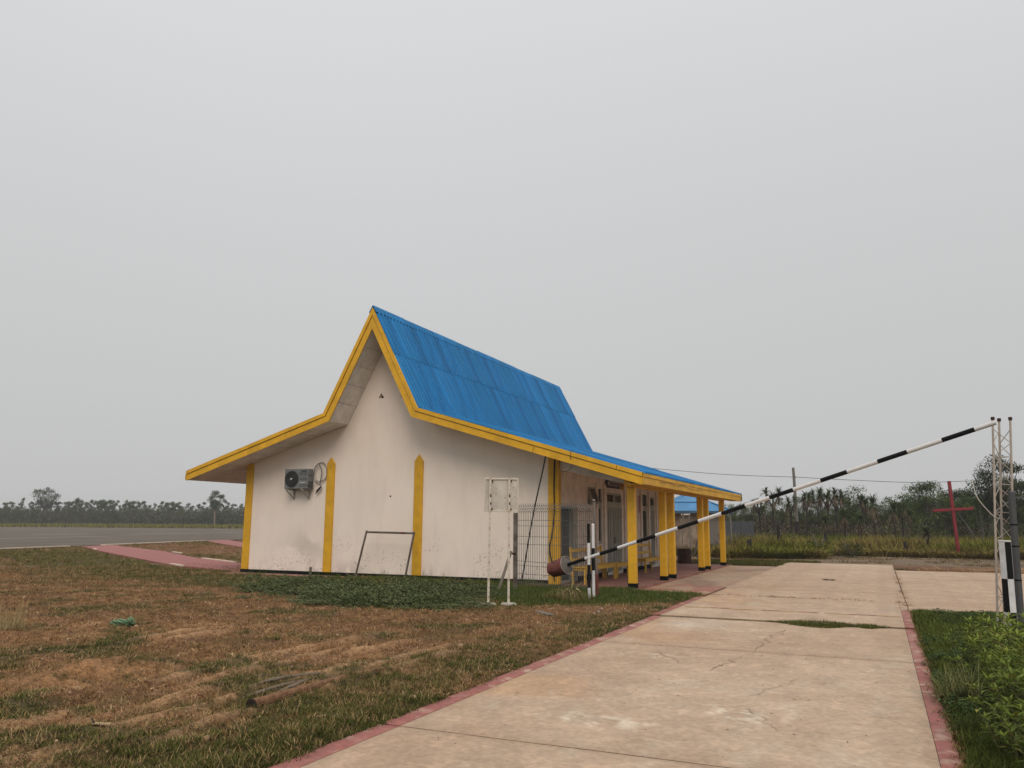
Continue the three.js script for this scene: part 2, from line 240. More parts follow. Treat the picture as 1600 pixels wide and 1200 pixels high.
{
  const drive = thing('concrete_driveway', 'pale tan concrete driveway running away under the barrier'); drive.userData.kind = 'structure';
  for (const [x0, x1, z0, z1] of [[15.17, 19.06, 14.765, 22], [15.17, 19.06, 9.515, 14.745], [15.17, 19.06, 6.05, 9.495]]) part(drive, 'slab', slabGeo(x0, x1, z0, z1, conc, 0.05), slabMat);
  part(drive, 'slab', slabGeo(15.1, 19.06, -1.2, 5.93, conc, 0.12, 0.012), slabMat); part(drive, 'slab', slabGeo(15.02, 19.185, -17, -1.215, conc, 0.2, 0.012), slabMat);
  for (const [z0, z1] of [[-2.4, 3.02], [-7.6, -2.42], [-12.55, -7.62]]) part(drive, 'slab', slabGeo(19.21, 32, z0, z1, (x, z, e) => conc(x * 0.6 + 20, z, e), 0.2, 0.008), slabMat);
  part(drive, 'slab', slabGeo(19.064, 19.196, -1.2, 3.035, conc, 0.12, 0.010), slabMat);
  // edges painted dull red
  for (const [z0, z1] of [[14.77, 22], [9.52, 14.745], [6.05, 9.495]]) { part(drive, 'painted_edge', slabGeo(14.985, 15.166, z0, z1, worn, 0.05, 0.001), slabMat); part(drive, 'painted_edge', slabGeo(19.064, 19.2, z0, z1, worn, 0.05, 0.001), slabMat); }
  part(drive, 'painted_edge', slabGeo(14.93, 15.096, 1.75, 5.85, worn, 0.05, 0.013), slabMat); part(drive, 'painted_edge', slabGeo(19.064, 19.2, 3.05, 5.9, worn, 0.05, 0.013), slabMat);
  // faded dashes of a painted line across the drive
  const ochre = mat([0.60, 0.41, 0.20], 0.95, { map: rep(concreteMap, 1) }), red = mat([0.42, 0.21, 0.16], 0.95, { map: rep(concreteMap, 1) });
  for (let i = 0, x = 15.2; x < 19.0; i++) { const w = 0.3 + 0.22 * hash(i, 3, 9); part(drive, 'painted_dash', box(x, Math.min(x + w, 19.04), 0.0135, 0.0165, 4.27, 4.36), i % 2 ? red : ochre); x += w + (i % 3 === 2 ? 0.12 : 0.004); }
  // cracks
  const crackMat = mat([0.24, 0.175, 0.125], 1), R = rng(77);
  const crack = (pts, w) => { const P = [], I = []; pts.forEach(([x, z], i) => { const a = pts[Math.max(0, i - 1)], b = pts[Math.min(pts.length - 1, i + 1)], dx = b[0] - a[0], dz = b[1] - a[1], l = Math.hypot(dx, dz), ww = w * (0.35 + R()) * (i === 0 || i === pts.length - 1 ? 0.2 : 1); P.push(x - dz / l * ww, 0.004, z + dx / l * ww, x + dz / l * ww, 0.004, z - dx / l * ww); if (i) { const k = i * 2; I.push(k - 2, k - 1, k + 1, k - 2, k + 1, k); } }); const g = new THREE.BufferGeometry(); g.setAttribute('position', new THREE.Float32BufferAttribute(P, 3)); g.setIndex(I); g.computeVertexNormals(); return g; };
  const wander = (a, b, n, amp) => Array.from({ length: n + 1 }, (_, i) => { const t = i / n; return [mix(a[0], b[0], t) + (R() - 0.5) * amp * Math.sin(t * 3.14 + 0.2), mix(a[1], b[1], t) + (R() - 0.5) * amp]; });
  part(drive, 'crack', crack(wander([17.35, 7.1], [17.2, 9.4], 22, 0.22), 0.006), crackMat); part(drive, 'crack', crack(wander([17.25, 9.6], [16.95, 11.1], 16, 0.18), 0.005), crackMat);
  part(drive, 'crack', crack(wander([17.9, 11.3], [17.55, 12.4], 12, 0.14), 0.003), crackMat); part(drive, 'crack', crack(wander([17.6, 12.9], [17.95, 13.6], 12, 0.12), 0.003), crackMat); part(drive, 'crack', crack(wander([16.1, 10.1], [16.6, 10.9], 8, 0.1), 0.003), crackMat);
  // weathered apron between drive and porch
  const apron = thing('concrete_apron', 'stained concrete apron between the porch and the driveway'); apron.userData.kind = 'structure';
  const apronCol = (x, z, e) => { const c = tint(conc(x, z, e), [0.33, 0.23, 0.16], 0.45), n = fbm(x * 3, z * 2, 4, 171); return tint(tint(c, [0.40, 0.14, 0.11], step(0.42, 0.6, n) * 0.75 * step(-4.5, -0.5, z)), [0.24, 0.15, 0.11], step(0.55, 0.7, fbm(x * 0.9, z * 0.5, 3, 173)) * 0.5); };
  part(apron, 'slab', slabGeo(13.24, 14.99, -6.1, 1.12, apronCol, 0.1), slabMat); part(apron, 'slab', slabGeo(13.24, 14.99, -13.2, -6.13, apronCol, 0.14), slabMat);
  const porchCol = (x, z, e) => tint([0.26, 0.105, 0.09], [0.34, 0.17, 0.14], fbm(x * 2, z * 2, 4, 181)).map((q) => q * (e < 0.06 ? 0.75 : 1));
  const floor = thing('porch_floor', 'dull red painted porch floor under the yellow columns'); floor.userData.kind = 'structure';
  part(floor, 'slab', slabGeo(10.86, 13.19, -6.5, 0.43, porchCol, 0.12, 0.004), slabMat); part(floor, 'slab', slabGeo(10.86, 13.19, -13.6, -6.51, porchCol, 0.12, 0.004), slabMat); part(floor, 'edge_strip', slabGeo(13.195, 13.235, -13.6, 0.43, (x, z) => [0.42, 0.10, 0.08], 0.3, 0.006), slabMat);
  setting('gable_walkway', slabGeo(-0.4, 4.3, 0.01, 0.72, (x, z) => tint([0.36, 0.15, 0.13], [0.46, 0.27, 0.23], fbm(x * 3, z * 3, 3, 191)), 0.2, 0.012), slabMat, 'narrow faded red walkway along the foot of the gable');
  const flat = (poly, y) => { const g = extrude(poly.map(([x, z]) => [x, -z]), 0.1); g.rotateX(-Math.PI / 2); g.translate(0, y - 0.1, 0); return metreUV(g); };
  const pathMat = mat([0.40, 0.155, 0.14], 0.95, { map: rep(concreteMap, 0.35) }), edgeMat = mat([0.62, 0.50, 0.40], 0.95);
  setting('footpath', flat(PATH_A, 0.022), pathMat, 'red painted footpath from the terminal to the airfield'); setting('footpath', flat(PATH_B, 0.022), pathMat, 'second red footpath further along the airfield edge');
  { const g = []; for (const [a, b] of [[[-8.2, -6.45], [-4.6, -4.55]], [[-15, -11.2], [-13.6, -10.4]], [[-5.6, -2.3], [-4.2, -1.5]], [[-22.5, -12.5], [-21.5, -11.8]]]) g.push(bar(V(a[0], 0.03, a[1]), V(b[0], 0.03, b[1]), 0.14, 0.05)); setting('path_kerb', merge(g), edgeMat, 'broken pale kerb pieces along the red footpath'); }
  const RW = [[-12, 40], [-20.6, 10], [-26.5, -9.7], [-34.9, -38], [-60, -124], [-170, -200], [-235, -130], [-215, -20], [-160, 60]];
  const asphalt = mat([0.175, 0.15, 0.122], 1, { specularIntensity: 0.1, map: rep(mottle, 0.06), bumpMap: rep(fineBump, 0.5), bumpScale: 0.004 });
  setting('runway', flat(RW, 0.012), asphalt, 'wide grey asphalt runway beyond the terminal');
  const stripe = mat([0.185, 0.165, 0.14], 1), marks = [];
  for (const [a, b, w] of [[[-51.9, -24.5], [-56.5, -41.5], 1.4], [[-69.5, -42.5], [-71.0, -50.6], 2.2], [[-66.0, -52.4], [-71.5, -79], 1.8], [[-49, -16], [-50.5, -21.5], 1.0]]) marks.push(bar(V(a[0], 0.014, a[1]), V(b[0], 0.014, b[1]), w, 0.008));
  setting('runway_marking', merge(marks), stripe, 'worn pale painted stripes on the runway');
  const kerb = []; for (const [a, b] of [[[-12, 40], [-20.6, 10]], [[-20.6, 10], [-26.5, -9.7]], [[-26.5, -9.7], [-28, -15]], [[-28.6, -18], [-33.4, -32]]]) kerb.push(bar(V(a[0], 0.03, a[1]), V(b[0], 0.03, b[1]), 0.35, 0.06));
  setting('runway_kerb', merge(kerb), edgeMat, 'pale kerb line along the near edge of the runway');
}

// ───────────────────────── the terminal ─────────────────────────
const W = 10.85, ZB = -13.0, ZF = 1.0, ZR = -14.65;
const ROOF = [[-1.707, 3.221], [3.676, 4.847], [5.316, 7.958], [6.955, 4.847], [13.5, 2.87]];
function inset(d) { // the roof line moved d inward, mitred
  const seg = []; for (let i = 0; i < 4; i++) { const [ax, ay] = ROOF[i], [bx, by] = ROOF[i + 1], l = Math.hypot(bx - ax, by - ay), nx = (by - ay) / l, ny = -(bx - ax) / l; seg.push([ax + nx * d, ay + ny * d, bx - ax, by - ay]); }
  const at = (s, x) => s[1] + (x - s[0]) * s[3] / s[2], out = [[ROOF[0][0], at(seg[0], ROOF[0][0])]];
  for (let i = 0; i < 3; i++) { const p = seg[i], q = seg[i + 1], mp = p[3] / p[2], mq = q[3] / q[2], x = (q[1] - mq * q[0] - p[1] + mp * p[0]) / (mp - mq); out.push([x, p[1] + mp * (x - p[0])]); }
  out.push([ROOF[4][0], at(seg[3], ROOF[4][0])]); return out;
}
const lineY = (P, x) => { for (let i = 0; i < 4; i++) if (x <= P[i + 1][0] || i === 3) return P[i][1] + (x - P[i][0]) * (P[i + 1][1] - P[i][1]) / (P[i + 1][0] - P[i][0]); };
const S27 = inset(0.27), S20 = inset(0.2), S285 = inset(0.285);
{
  const t = thing('airport_building', 'white terminal building with tall blue corrugated roof, yellow trim and a columned porch', 'building');
  // gable wall with its mildew stains
  const gw = 1024, gh = 768, gd = new Uint8Array(gw * gh * 4);
  for (let j = 0; j < gh; j++) for (let i = 0; i < gw; i++) {
    const x = i / gw * 11, y = j / gh * 8.25; let c = 0.945 + 0.05 * fbm(x * 1.2, y * 1.2, 4, 201) - 0.012 * step(0.5, 0.7, fbm(x * 5, y * 1.4, 4, 203)), d = 0;
    d += step(0.38, 0.62, fbm(x * 1.7, y * 2.2, 4, 205)) * Math.exp(-(((x - 2.5) / 1.0) ** 2 + ((y - 0.85) / 0.42) ** 2)) * 0.10;
    d += step(0.40, 0.66, fbm(x * 4, y * 2.4, 4, 207)) * step(0.6, 0.1, y) * 0.13 * (x < 7 ? 1 : 0.35) * (0.5 + 0.5 * noise(x * 0.8, 1, 209));
    d += step(0.72, 0.78, fbm(x * 9, y * 0.7, 2, 211)) * 0.015 * step(3.4, 1, y);
    d += step(0.77, 0.8, noise(x * 26, y * 26, 213)) * step(0.55, 0.65, noise(x * 2, y * 2, 214)) * 0.16 * step(1.6, 0.2, y);
    d += step(0.6, 0.75, fbm(x * 2.5, y * 0.5, 3, 217)) * 0.015 * step(4, 6, y);
    const warm = 0.02 * fbm(x * 0.5, y * 0.5, 3, 215), k = (j * gw + i) * 4; c *= 1 - d;
    gd[k] = clamp(c + warm * 0.5) * 255; gd[k + 1] = clamp(c - warm * 0.2 + d * 0.004) * 255; gd[k + 2] = clamp(c - warm + d * 0.012) * 255; gd[k + 3] = 255;
  }
  const gableMap = finish(new THREE.DataTexture(gd, gw, gh), true); gableMap.repeat.set(1 / 11, 1 / 8.25);
  const gableMat = mat([0.87, 0.79, 0.715], 0.85, { map: gableMap, bumpMap: rep(fineBump, 11, 8), bumpScale: 0.003 });
  const tri = (x, y, w, h) => [[x - w / 2, y], [x, y + h], [x + w / 2, y]], hole = new THREE.Path(); hole.absarc(5.5, 2.38, 0.035, 0, Math.PI * 2, true);
  const gable = extrude([[0, 0], [W, 0], [W, lineY(S20, W)], S20[3], S20[2], S20[1], [0, lineY(S20, 0)]], 0.15, [tri(5.055, 5.385, 0.21, 0.17), tri(5.86, 5.385, 0.21, 0.17), hole]);
  gable.translate(0, 0, -0.15); part(t, 'gable_wall', gable, gableMat);
  const back = extrude([[0, 0], [W, 0], [W, lineY(S20, W)], S20[3], S20[2], S20[1], [0, lineY(S20, 0)]], 0.15); back.translate(0, 0, ZB); part(t, 'back_wall', metreUV(back), M.white);
  part(t, 'side_wall', box(0.0, 0.15, 0, lineY(S20, 0.15), ZB + 0.152, -0.152), M.white);
  // porch wall with openings, seen in shape space as (-z, y)
  const q = (a, b, c, d) => [[a, c], [b, c], [b, d], [a, d]];
  const OPEN = { door0: [0.15, 1.12, 0.02, 2.1], winA: [2.48, 3.2, 2.14, 2.74], winB: [3.4, 3.93, 0.94, 2.74], door1: [4.33, 6.1, 0.02, 2.67], winC: [6.68, 7.6, 0.94, 2.74], winD: [8.55, 9.43, 0.94, 2.74], door2: [9.72, 10.52, 0.02, 2.7], door3: [10.98, 11.85, 0.02, 2.2] };
  const pw = extrude([[0.152, 0], [-ZB - 0.152, 0], [-ZB - 0.152, 3.6], [0.152, 3.6]], 0.15, Object.entries(OPEN).filter(([k]) => k !== 'door0').map(([, v]) => q(...v)).concat([q(0.17, 1.12, 0.02, 2.1)]));
  pw.rotateY(Math.PI / 2); pw.translate(W - 0.15, 0, 0); part(t, 'porch_wall', metreUV(pw), M.porchWall);
  part(t, 'floor', box(0.152, W - 0.152, -0.05, 0.005, ZB + 0.152, -0.152), M.dark);
  // frames, glass, doors in the porch wall
  const fr = (a, b, c, d, w = 0.05, x = W + 0.012) => merge([box(x - 0.11, x, c, d, -a - w, -a, 0.006), box(x - 0.11, x, c, d, -b, -b + w, 0.006), box(x - 0.11, x, d - w, d, -b + w, -a - w, 0.006), box(x - 0.11, x, c, c + w, -b + w, -a - w, 0.006)]);
  const pane = (a, b, c, d, x = W - 0.05) => box(x, x + 0.006, c, d, -b, -a);
  const win = (k, sash) => { const [a, b, c, d] = OPEN[k], f = part(t, 'window', fr(a, b, c, d), M.trim); sash(f, a + 0.05, b - 0.05, c + 0.05, d - 0.05); };
  win('winA', (f, a, b, c, d) => { const g = part(f, 'sash', fr(a + 0.005, b - 0.005, c, d, 0.045, 0.06), M.frameGrey); g.position.set(W - 0.02, 0, 0); const gl = part(f, 'pane', box(0.02, 0.026, c + 0.045, d - 0.045, -b + 0.05, -a - 0.05), M.glass); gl.position.set(W - 0.02, 0, 0); for (const o of [g, gl]) { o.geometry.translate(0, -d, 0); o.rotation.z = 0.30; o.position.y = d; } });
  for (const k of ['winB', 'winC', 'winD']) win(k, (f, a, b, c, d) => { part(f, 'transom_bar', box(W - 0.09, W + 0.008, 2.18, 2.27, -b, -a, 0.005), M.frameGrey); part(f, 'pane', pane(a, b, 2.27, d), M.glass); part(f, 'pane', pane(a + 0.09, b - 0.09, c + 0.06, 2.15), M.glass); part(f, 'sash', fr(a, b, c, 2.18, 0.09, W - 0.005), M.frameGrey); });
  const door = (k, mid, label) => {
    const [a, b, c, d] = OPEN[k], f = part(t, 'door', fr(a, b, c, d, 0.06), M.trim, label), n = b - a > 1.2 ? 2 : 1, y1 = 2.12;
    part(f, 'lintel', box(W - 0.09, W + 0.009, y1, y1 + 0.13, -b + 0.06, -a - 0.06, 0.005), M.frameGrey);
    for (let i = 0; i < n; i++) {
      const w = (b - a - 0.12) / n, z0 = a + 0.06 + i * w, z1 = z0 + w;
      part(f, 'transom_frame', fr(z0 + 0.004, z1 - 0.004, y1 + 0.13, d - 0.06, 0.07, W + 0.002), M.frameGrey); part(f, 'pane', pane(z0 + 0.07, z1 - 0.07, y1 + 0.2, d - 0.13), i ? M.curtain : M.glass);
      const leaf = [box(W - 0.09, W - 0.05, c, y1, -z1 + 0.004, -z0 - 0.004)]; for (const r of [0.1, 0.36, 0.62]) leaf.push(box(W - 0.05, W - 0.03, c + 0.1, y1 - 0.1, -z0 - (r + 0.2) * w, -z0 - r * w, 0.008));
      part(f, 'door_leaf', leaf, M.doorPaint);
      part(f, 'handle', rod(V(W - 0.0, 0.98, -(i ? z0 + 0.06 : z1 - 0.06)), V(W - 0.0, 1.18, -(i ? z0 + 0.06 : z1 - 0.06)), 0.012), M.darkPipe);
    }
  };
  door('door1', 2, 'grey green double door with glazed transom'); door('door2', 1);
  { const [a, b, c, d] = [0.17, 1.12, 0.02, 2.1], f = part(t, 'door', fr(a, b, c, d, 0.05), M.frameGrey, 'dark open doorway with grey leaf folded back'); part(f, 'dark_screen', box(W - 0.10, W - 0.07, c, d - 0.05, -b + 0.05, -a - 0.05), M.acDark); const bars = []; for (let z = a + 0.12; z < b - 0.08; z += 0.11) bars.push(box(W - 0.07, W - 0.05, c, d - 0.05, -z - 0.012, -z)); part(f, 'bar', bars, M.darkPipe); part(f, 'door_leaf', box(W + 0.013, W + 0.045, c, d - 0.02, -1.5, -1.14, 0.005), M.frameGrey); }
  { const [a, b, c, d] = OPEN.door3, f = part(t, 'door', fr(a, b, c, d, 0.06), M.trim); part(f, 'door_leaf', box(W - 0.09, W - 0.05, c, d - 0.06, -b + 0.06, -a - 0.06), M.doorPaint); }
  for (const z of [3.3, 4.13, 6.4, 8.48, 9.57, 10.75]) part(t, 'wall_rib', box(W + 0.002, W + 0.055, 0.12, 2.85, -z - 0.1, -z + 0.1, 0.01), M.porchWall);
  // plinth, pilasters with pointed tops
  part(t, 'plinth', [box(0.24, W - 0.01, -0.05, 0.108, 0.001, 0.035), box(-0.04, 0.0, -0.05, 0.108, ZB, 0.0), box(W + 0.001, W + 0.03, 0, 0.13, -4.33, -1.52), box(W + 0.001, W + 0.03, 0, 0.13, -9.7, -6.1)], M.black);
  for (const [u, h] of [[3.314, 3.586], [6.486, 3.586]]) { const s = new THREE.Shape([[-0.135, 0], [0.135, 0], [0.135, h - 0.19 - 0.108], [0, h - 0.108], [-0.135, h - 0.19 - 0.108]].map((p) => new THREE.Vector2(...p))); const g = new THREE.ExtrudeGeometry(s, { depth: 0.055, bevelEnabled: true, bevelSize: 0.008, bevelThickness: 0.008, bevelSegments: 1 }); g.translate(u, 0.112, 0.002); part(t, 'pilaster', metreUV(g), M.yellowWall); }
  part(t, 'corner_pillar', box(-0.05, 0.215, 0.11, 3.5, -0.2, 0.055, 0.012), M.yellowWall); part(t, 'corner_pillar', box(10.595, 10.905, 0.0, 3.6, -0.14, 0.055, 0.012), M.yellowWall);
  part(t, 'plinth', box(-0.06, 0.235, -0.05, 0.108, -0.21, 0.065), M.black);
  // roof deck: the body between sheets and soffit
  const deck = extrude([...inset(0.012), ...inset(0.262).reverse()], ZF - 0.03 - ZR - 0.02); deck.translate(0, 0, ZR + 0.02); const roof = part(t, 'roof', metreUV(deck), M.greyWood);
  // corrugated sheets, one by one
  const R = rng(404), pitch = 0.186, n = 4, wS = n * pitch, count = 21;
  function sheet(a, b, lift) { // a upper end, b lower end of the slope; ribs run down the slope
    const l = Math.hypot(b[0] - a[0], b[1] - a[1]), tx = (b[0] - a[0]) / l, ty = (b[1] - a[1]) / l, nx = Math.abs(ty) * Math.sign(tx), ny = Math.abs(tx), P = [], U = [], I = [];
    const prof = []; for (let k = 0; k < n; k++) prof.push([k * pitch, 0], [k * pitch + 0.10, 0], [k * pitch + 0.12, 0.045], [k * pitch + 0.165, 0.045]); prof.push([n * pitch + 0.012, 0]);
    for (const [z, h] of prof) for (const s of [0, 1]) { P.push(a[0] + tx * l * s + nx * (h + lift), a[1] + ty * l * s + ny * (h + lift), -z); U.push(z, s * l); }
    for (let k = 1; k < prof.length; k++) { const i = k * 2; tx > 0 ? I.push(i - 2, i - 1, i, i, i - 1, i + 1) : I.push(i - 2, i, i - 1, i, i + 1, i - 1); }
    const g = new THREE.BufferGeometry(); g.setAttribute('position', new THREE.Float32BufferAttribute(P, 3)); g.setAttribute('uv', new THREE.Float32BufferAttribute(U, 2)); g.setIndex(I); const q = g.toNonIndexed(); q.computeVertexNormals(); return q;
  }
  const lerp2 = (a, b, t) => [mix(a[0], b[0], t), mix(a[1], b[1], t)];
  for (const [a, b, over] of [[ROOF[2], ROOF[1], 0.0], [ROOF[2], ROOF[3], 0.0], [ROOF[1], ROOF[0], 0.06], [ROOF[3], ROOF[4], 0.06]]) {
    const l = Math.hypot(b[0] - a[0], b[1] - a[1]), end = lerp2(a, b, 1 + over / l), up = sheet(lerp2(a, b, 0.01), lerp2(a, b, 0.47), 0.022), lo = sheet(lerp2(a, b, 0.455), end, 0.006);
    for (let i = 0; i < count; i++) for (const g of [up, lo]) { const m = part(roof, 'roof_sheet', g, roofBlues[Math.floor(R() * 4)]); m.position.set(0, 0.003 * (i % 2) + R() * 0.003, ZF - i * wS); }
  }
  for (let i = 0; i < 9; i++) { // ridge capping in short uneven lengths
    const z1 = ZF + 0.02 - i * 1.745, z0 = z1 - 1.76, y = 8.04 + R() * 0.02, g = extrude([[5.316, y], [5.316 + 0.13, y - 0.215], [5.316 + 0.12, y - 0.228], [5.316, y - 0.022], [5.316 - 0.12, y - 0.228], [5.316 - 0.13, y - 0.215]], z1 - z0); g.translate(0, 0, z0); g.rotateX(0); part(roof, 'ridge_cap', metreUV(g), roofBlues[i % 4]).rotation.x = (R() - 0.5) * 0.0015;
  }
  // soffit panels under the gable overhang, joints showing
  const sof = new THREE.Group(); sof.name = 'soffit'; t.add(sof);
  const S = inset(0.262), S2 = inset(0.276);
  for (const [i, cuts] of [[1, 5], [2, 5], [0, 5], [3, 4]]) {
    const A = [S[i], S[i + 1]], B = [S2[i], S2[i + 1]], end = i === 3 ? (W + 0.3 - A[0][0]) / (A[1][0] - A[0][0]) : 1;
    for (let k = 0; k < cuts; k++) { const e = 0.0035, t0 = (k / cuts) * end + (k ? e : 0), t1 = ((k + 1) / cuts) * end - (k < cuts - 1 ? e : 0), g = extrude([lerp2(...A, t0), lerp2(...A, t1), lerp2(...B, t1), lerp2(...B, t0)], ZF - 0.06 - 0.02); g.translate(0, 0, 0.02 + (R() - 0.5) * 0.004); part(sof, 'soffit_panel', metreUV(g), M.soffit); }
  }
  for (const [i, a, b] of [[0, 0, 0.31], [3, 0.62, 1]]) { const g = extrude([lerp2(S[i], S[i + 1], a), lerp2(S[i], S[i + 1], b), lerp2(S2[i], S2[i + 1], b), lerp2(S2[i], S2[i + 1], a)], i ? 0.3 : -ZR - 0.1); g.translate(0, 0, i ? 0.65 : ZR + 0.1); part(sof, 'soffit_panel', metreUV(g), M.soffit); }
  // fascia boards: a wide board with a narrower one on top, on the gable edge
  function rake(i, d0, d1, z0, z1, cuts, m) { const A = inset(d0), B = inset(d1); for (let k = 0; k < cuts.length - 1; k++) { const a = cuts[k] + (k ? 0.0016 : 0), b = cuts[k + 1] - 0.0006 * (k < cuts.length - 2), g = extrude([lerp2(A[i], A[i + 1], a), lerp2(A[i], A[i + 1], b), lerp2(B[i], B[i + 1], b), lerp2(B[i], B[i + 1], a)], z1 - z0); g.translate(0, 0, z0 + 0.003 * (k % 2)); part(t, 'fascia_board', metreUV(g), m); } }
  for (const i of [0, 1, 2, 3]) {
    rake(i, 0.112, 0.29, ZF - 0.03, ZF + 0.005, i === 3 ? [0, 0.56, 1] : i === 0 ? [0, 0.6, 1] : [0, 1], M.yellow);
    rake(i, -0.012, 0.094, ZF - 0.03, ZF + 0.03, i === 3 ? [0, 0.36, 0.90, 1] : i === 0 ? [0, 0.47, 1] : [0, 1], M.yellow);
  }
  for (const [i, d0, d1] of [[0, 0.1, 0.29], [1, 0.1, 0.29], [2, 0.1, 0.29], [3, 0.1, 0.29]]) rake(i, d0, d1, ZR - 0.02, ZR + 0.015, [0, 1], M.yellow);
  // eave boards along both long sides, in lengths that do not quite line up
  const eave = (x, y0, y1, th, cuts, wav) => { for (let k = 0; k < cuts.length - 1; k++) part(t, 'eave_board', bar(V(x, (y0 + y1) / 2 + wav * Math.sin(k * 2.1), cuts[k] - 0.004), V(x, (y0 + y1) / 2 + wav * Math.sin(k * 2.1 + 2), cuts[k + 1] + 0.004), th, y1 - y0, V(0, 1, 0), 0.006), k % 2 ? M.yellow : M.yellowDull); };
  eave(13.515, 2.585, 2.76, 0.03, [1.03, -3.2, -6.2, -9.2, -12.0, -14.66], 0.004); eave(13.53, 2.763, 2.86, 0.035, [1.0, 0.4, -2.4, -5.0, -7.4, -10.2, -14.66], 0.004);
  eave(-1.72, 2.94, 3.1, 0.03, [1.03, -4, -9, -14.66], 0.003); eave(-1.735, 3.1, 3.2, 0.035, [1.0, -5, -10, -14.66], 0.003);
  part(t, 'barge_end_cap', box(13.49, 13.56, 2.60, 2.88, -14.72, -14.665), M.black);
  // porch: ceiling, cross beam, column beam, columns
  part(t, 'porch_ceiling', bar(V(W + 0.005, 3.16, -6.8), V(13.28, 2.72, -6.8), 13.4, 0.02), M.soffit);
  { const g = extrude([[W + 0.06, 3.07], [12.88, 2.62], [12.88, 2.80], [W + 0.06, 3.45]], 0.06); g.translate(0, 0, -0.12); part(t, 'cross_beam', metreUV(g), M.soffit); }
  part(t, 'eave_soffit', box(13.11, 13.498, 2.59, 2.605, -14.6, 0.95), M.yellowDull);
  part(t, 'column_beam', box(12.905, 13.075, 2.55, 2.74, -13.2, 0.6, 0.01), M.yellowDull);
  for (const v of [-0.313, 2.976, 4.02, 8.503, 9.525, 12.865]) { const c = part(t, 'column', box(12.887, 13.087, 0.12, 2.549, -v - 0.2, -v, 0.012), M.yellow); part(c, 'column_foot', box(12.88, 13.094, 0.004, 0.125, -v - 0.207, -v + 0.007, 0.006), M.black); }
  // small things fixed to the roof edge
  part(t, 'fascia_cable', tube([[13.55, 2.70, -0.6], [13.553, 2.74, -1.6], [13.553, 2.69, -2.6], [13.552, 2.735, -3.2], [13.552, 2.68, -4.4], [13.552, 2.70, -6]], 0.006, 40, 5), M.cable);
  part(t, 'roof_wire', tube([[10.98, 3.02, 0.1], [11.3, 2.98, 0.5], [11.6, 3.1, 0.9], [11.62, 3.4, 1.06], [11.65, 3.5, 1.0]], 0.007, 20, 5), M.cable);
  part(t, 'wire_bracket', [rod(V(4.43, 6.28, 0.93), V(4.62, 6.26, 0.93), 0.008), rod(V(4.6, 6.2, 0.93), V(4.6, 6.36, 0.93), 0.008), rod(V(4.5, 6.27, 0.93), V(4.5, 6.2, 0.9), 0.008)], M.darkPipe);
}
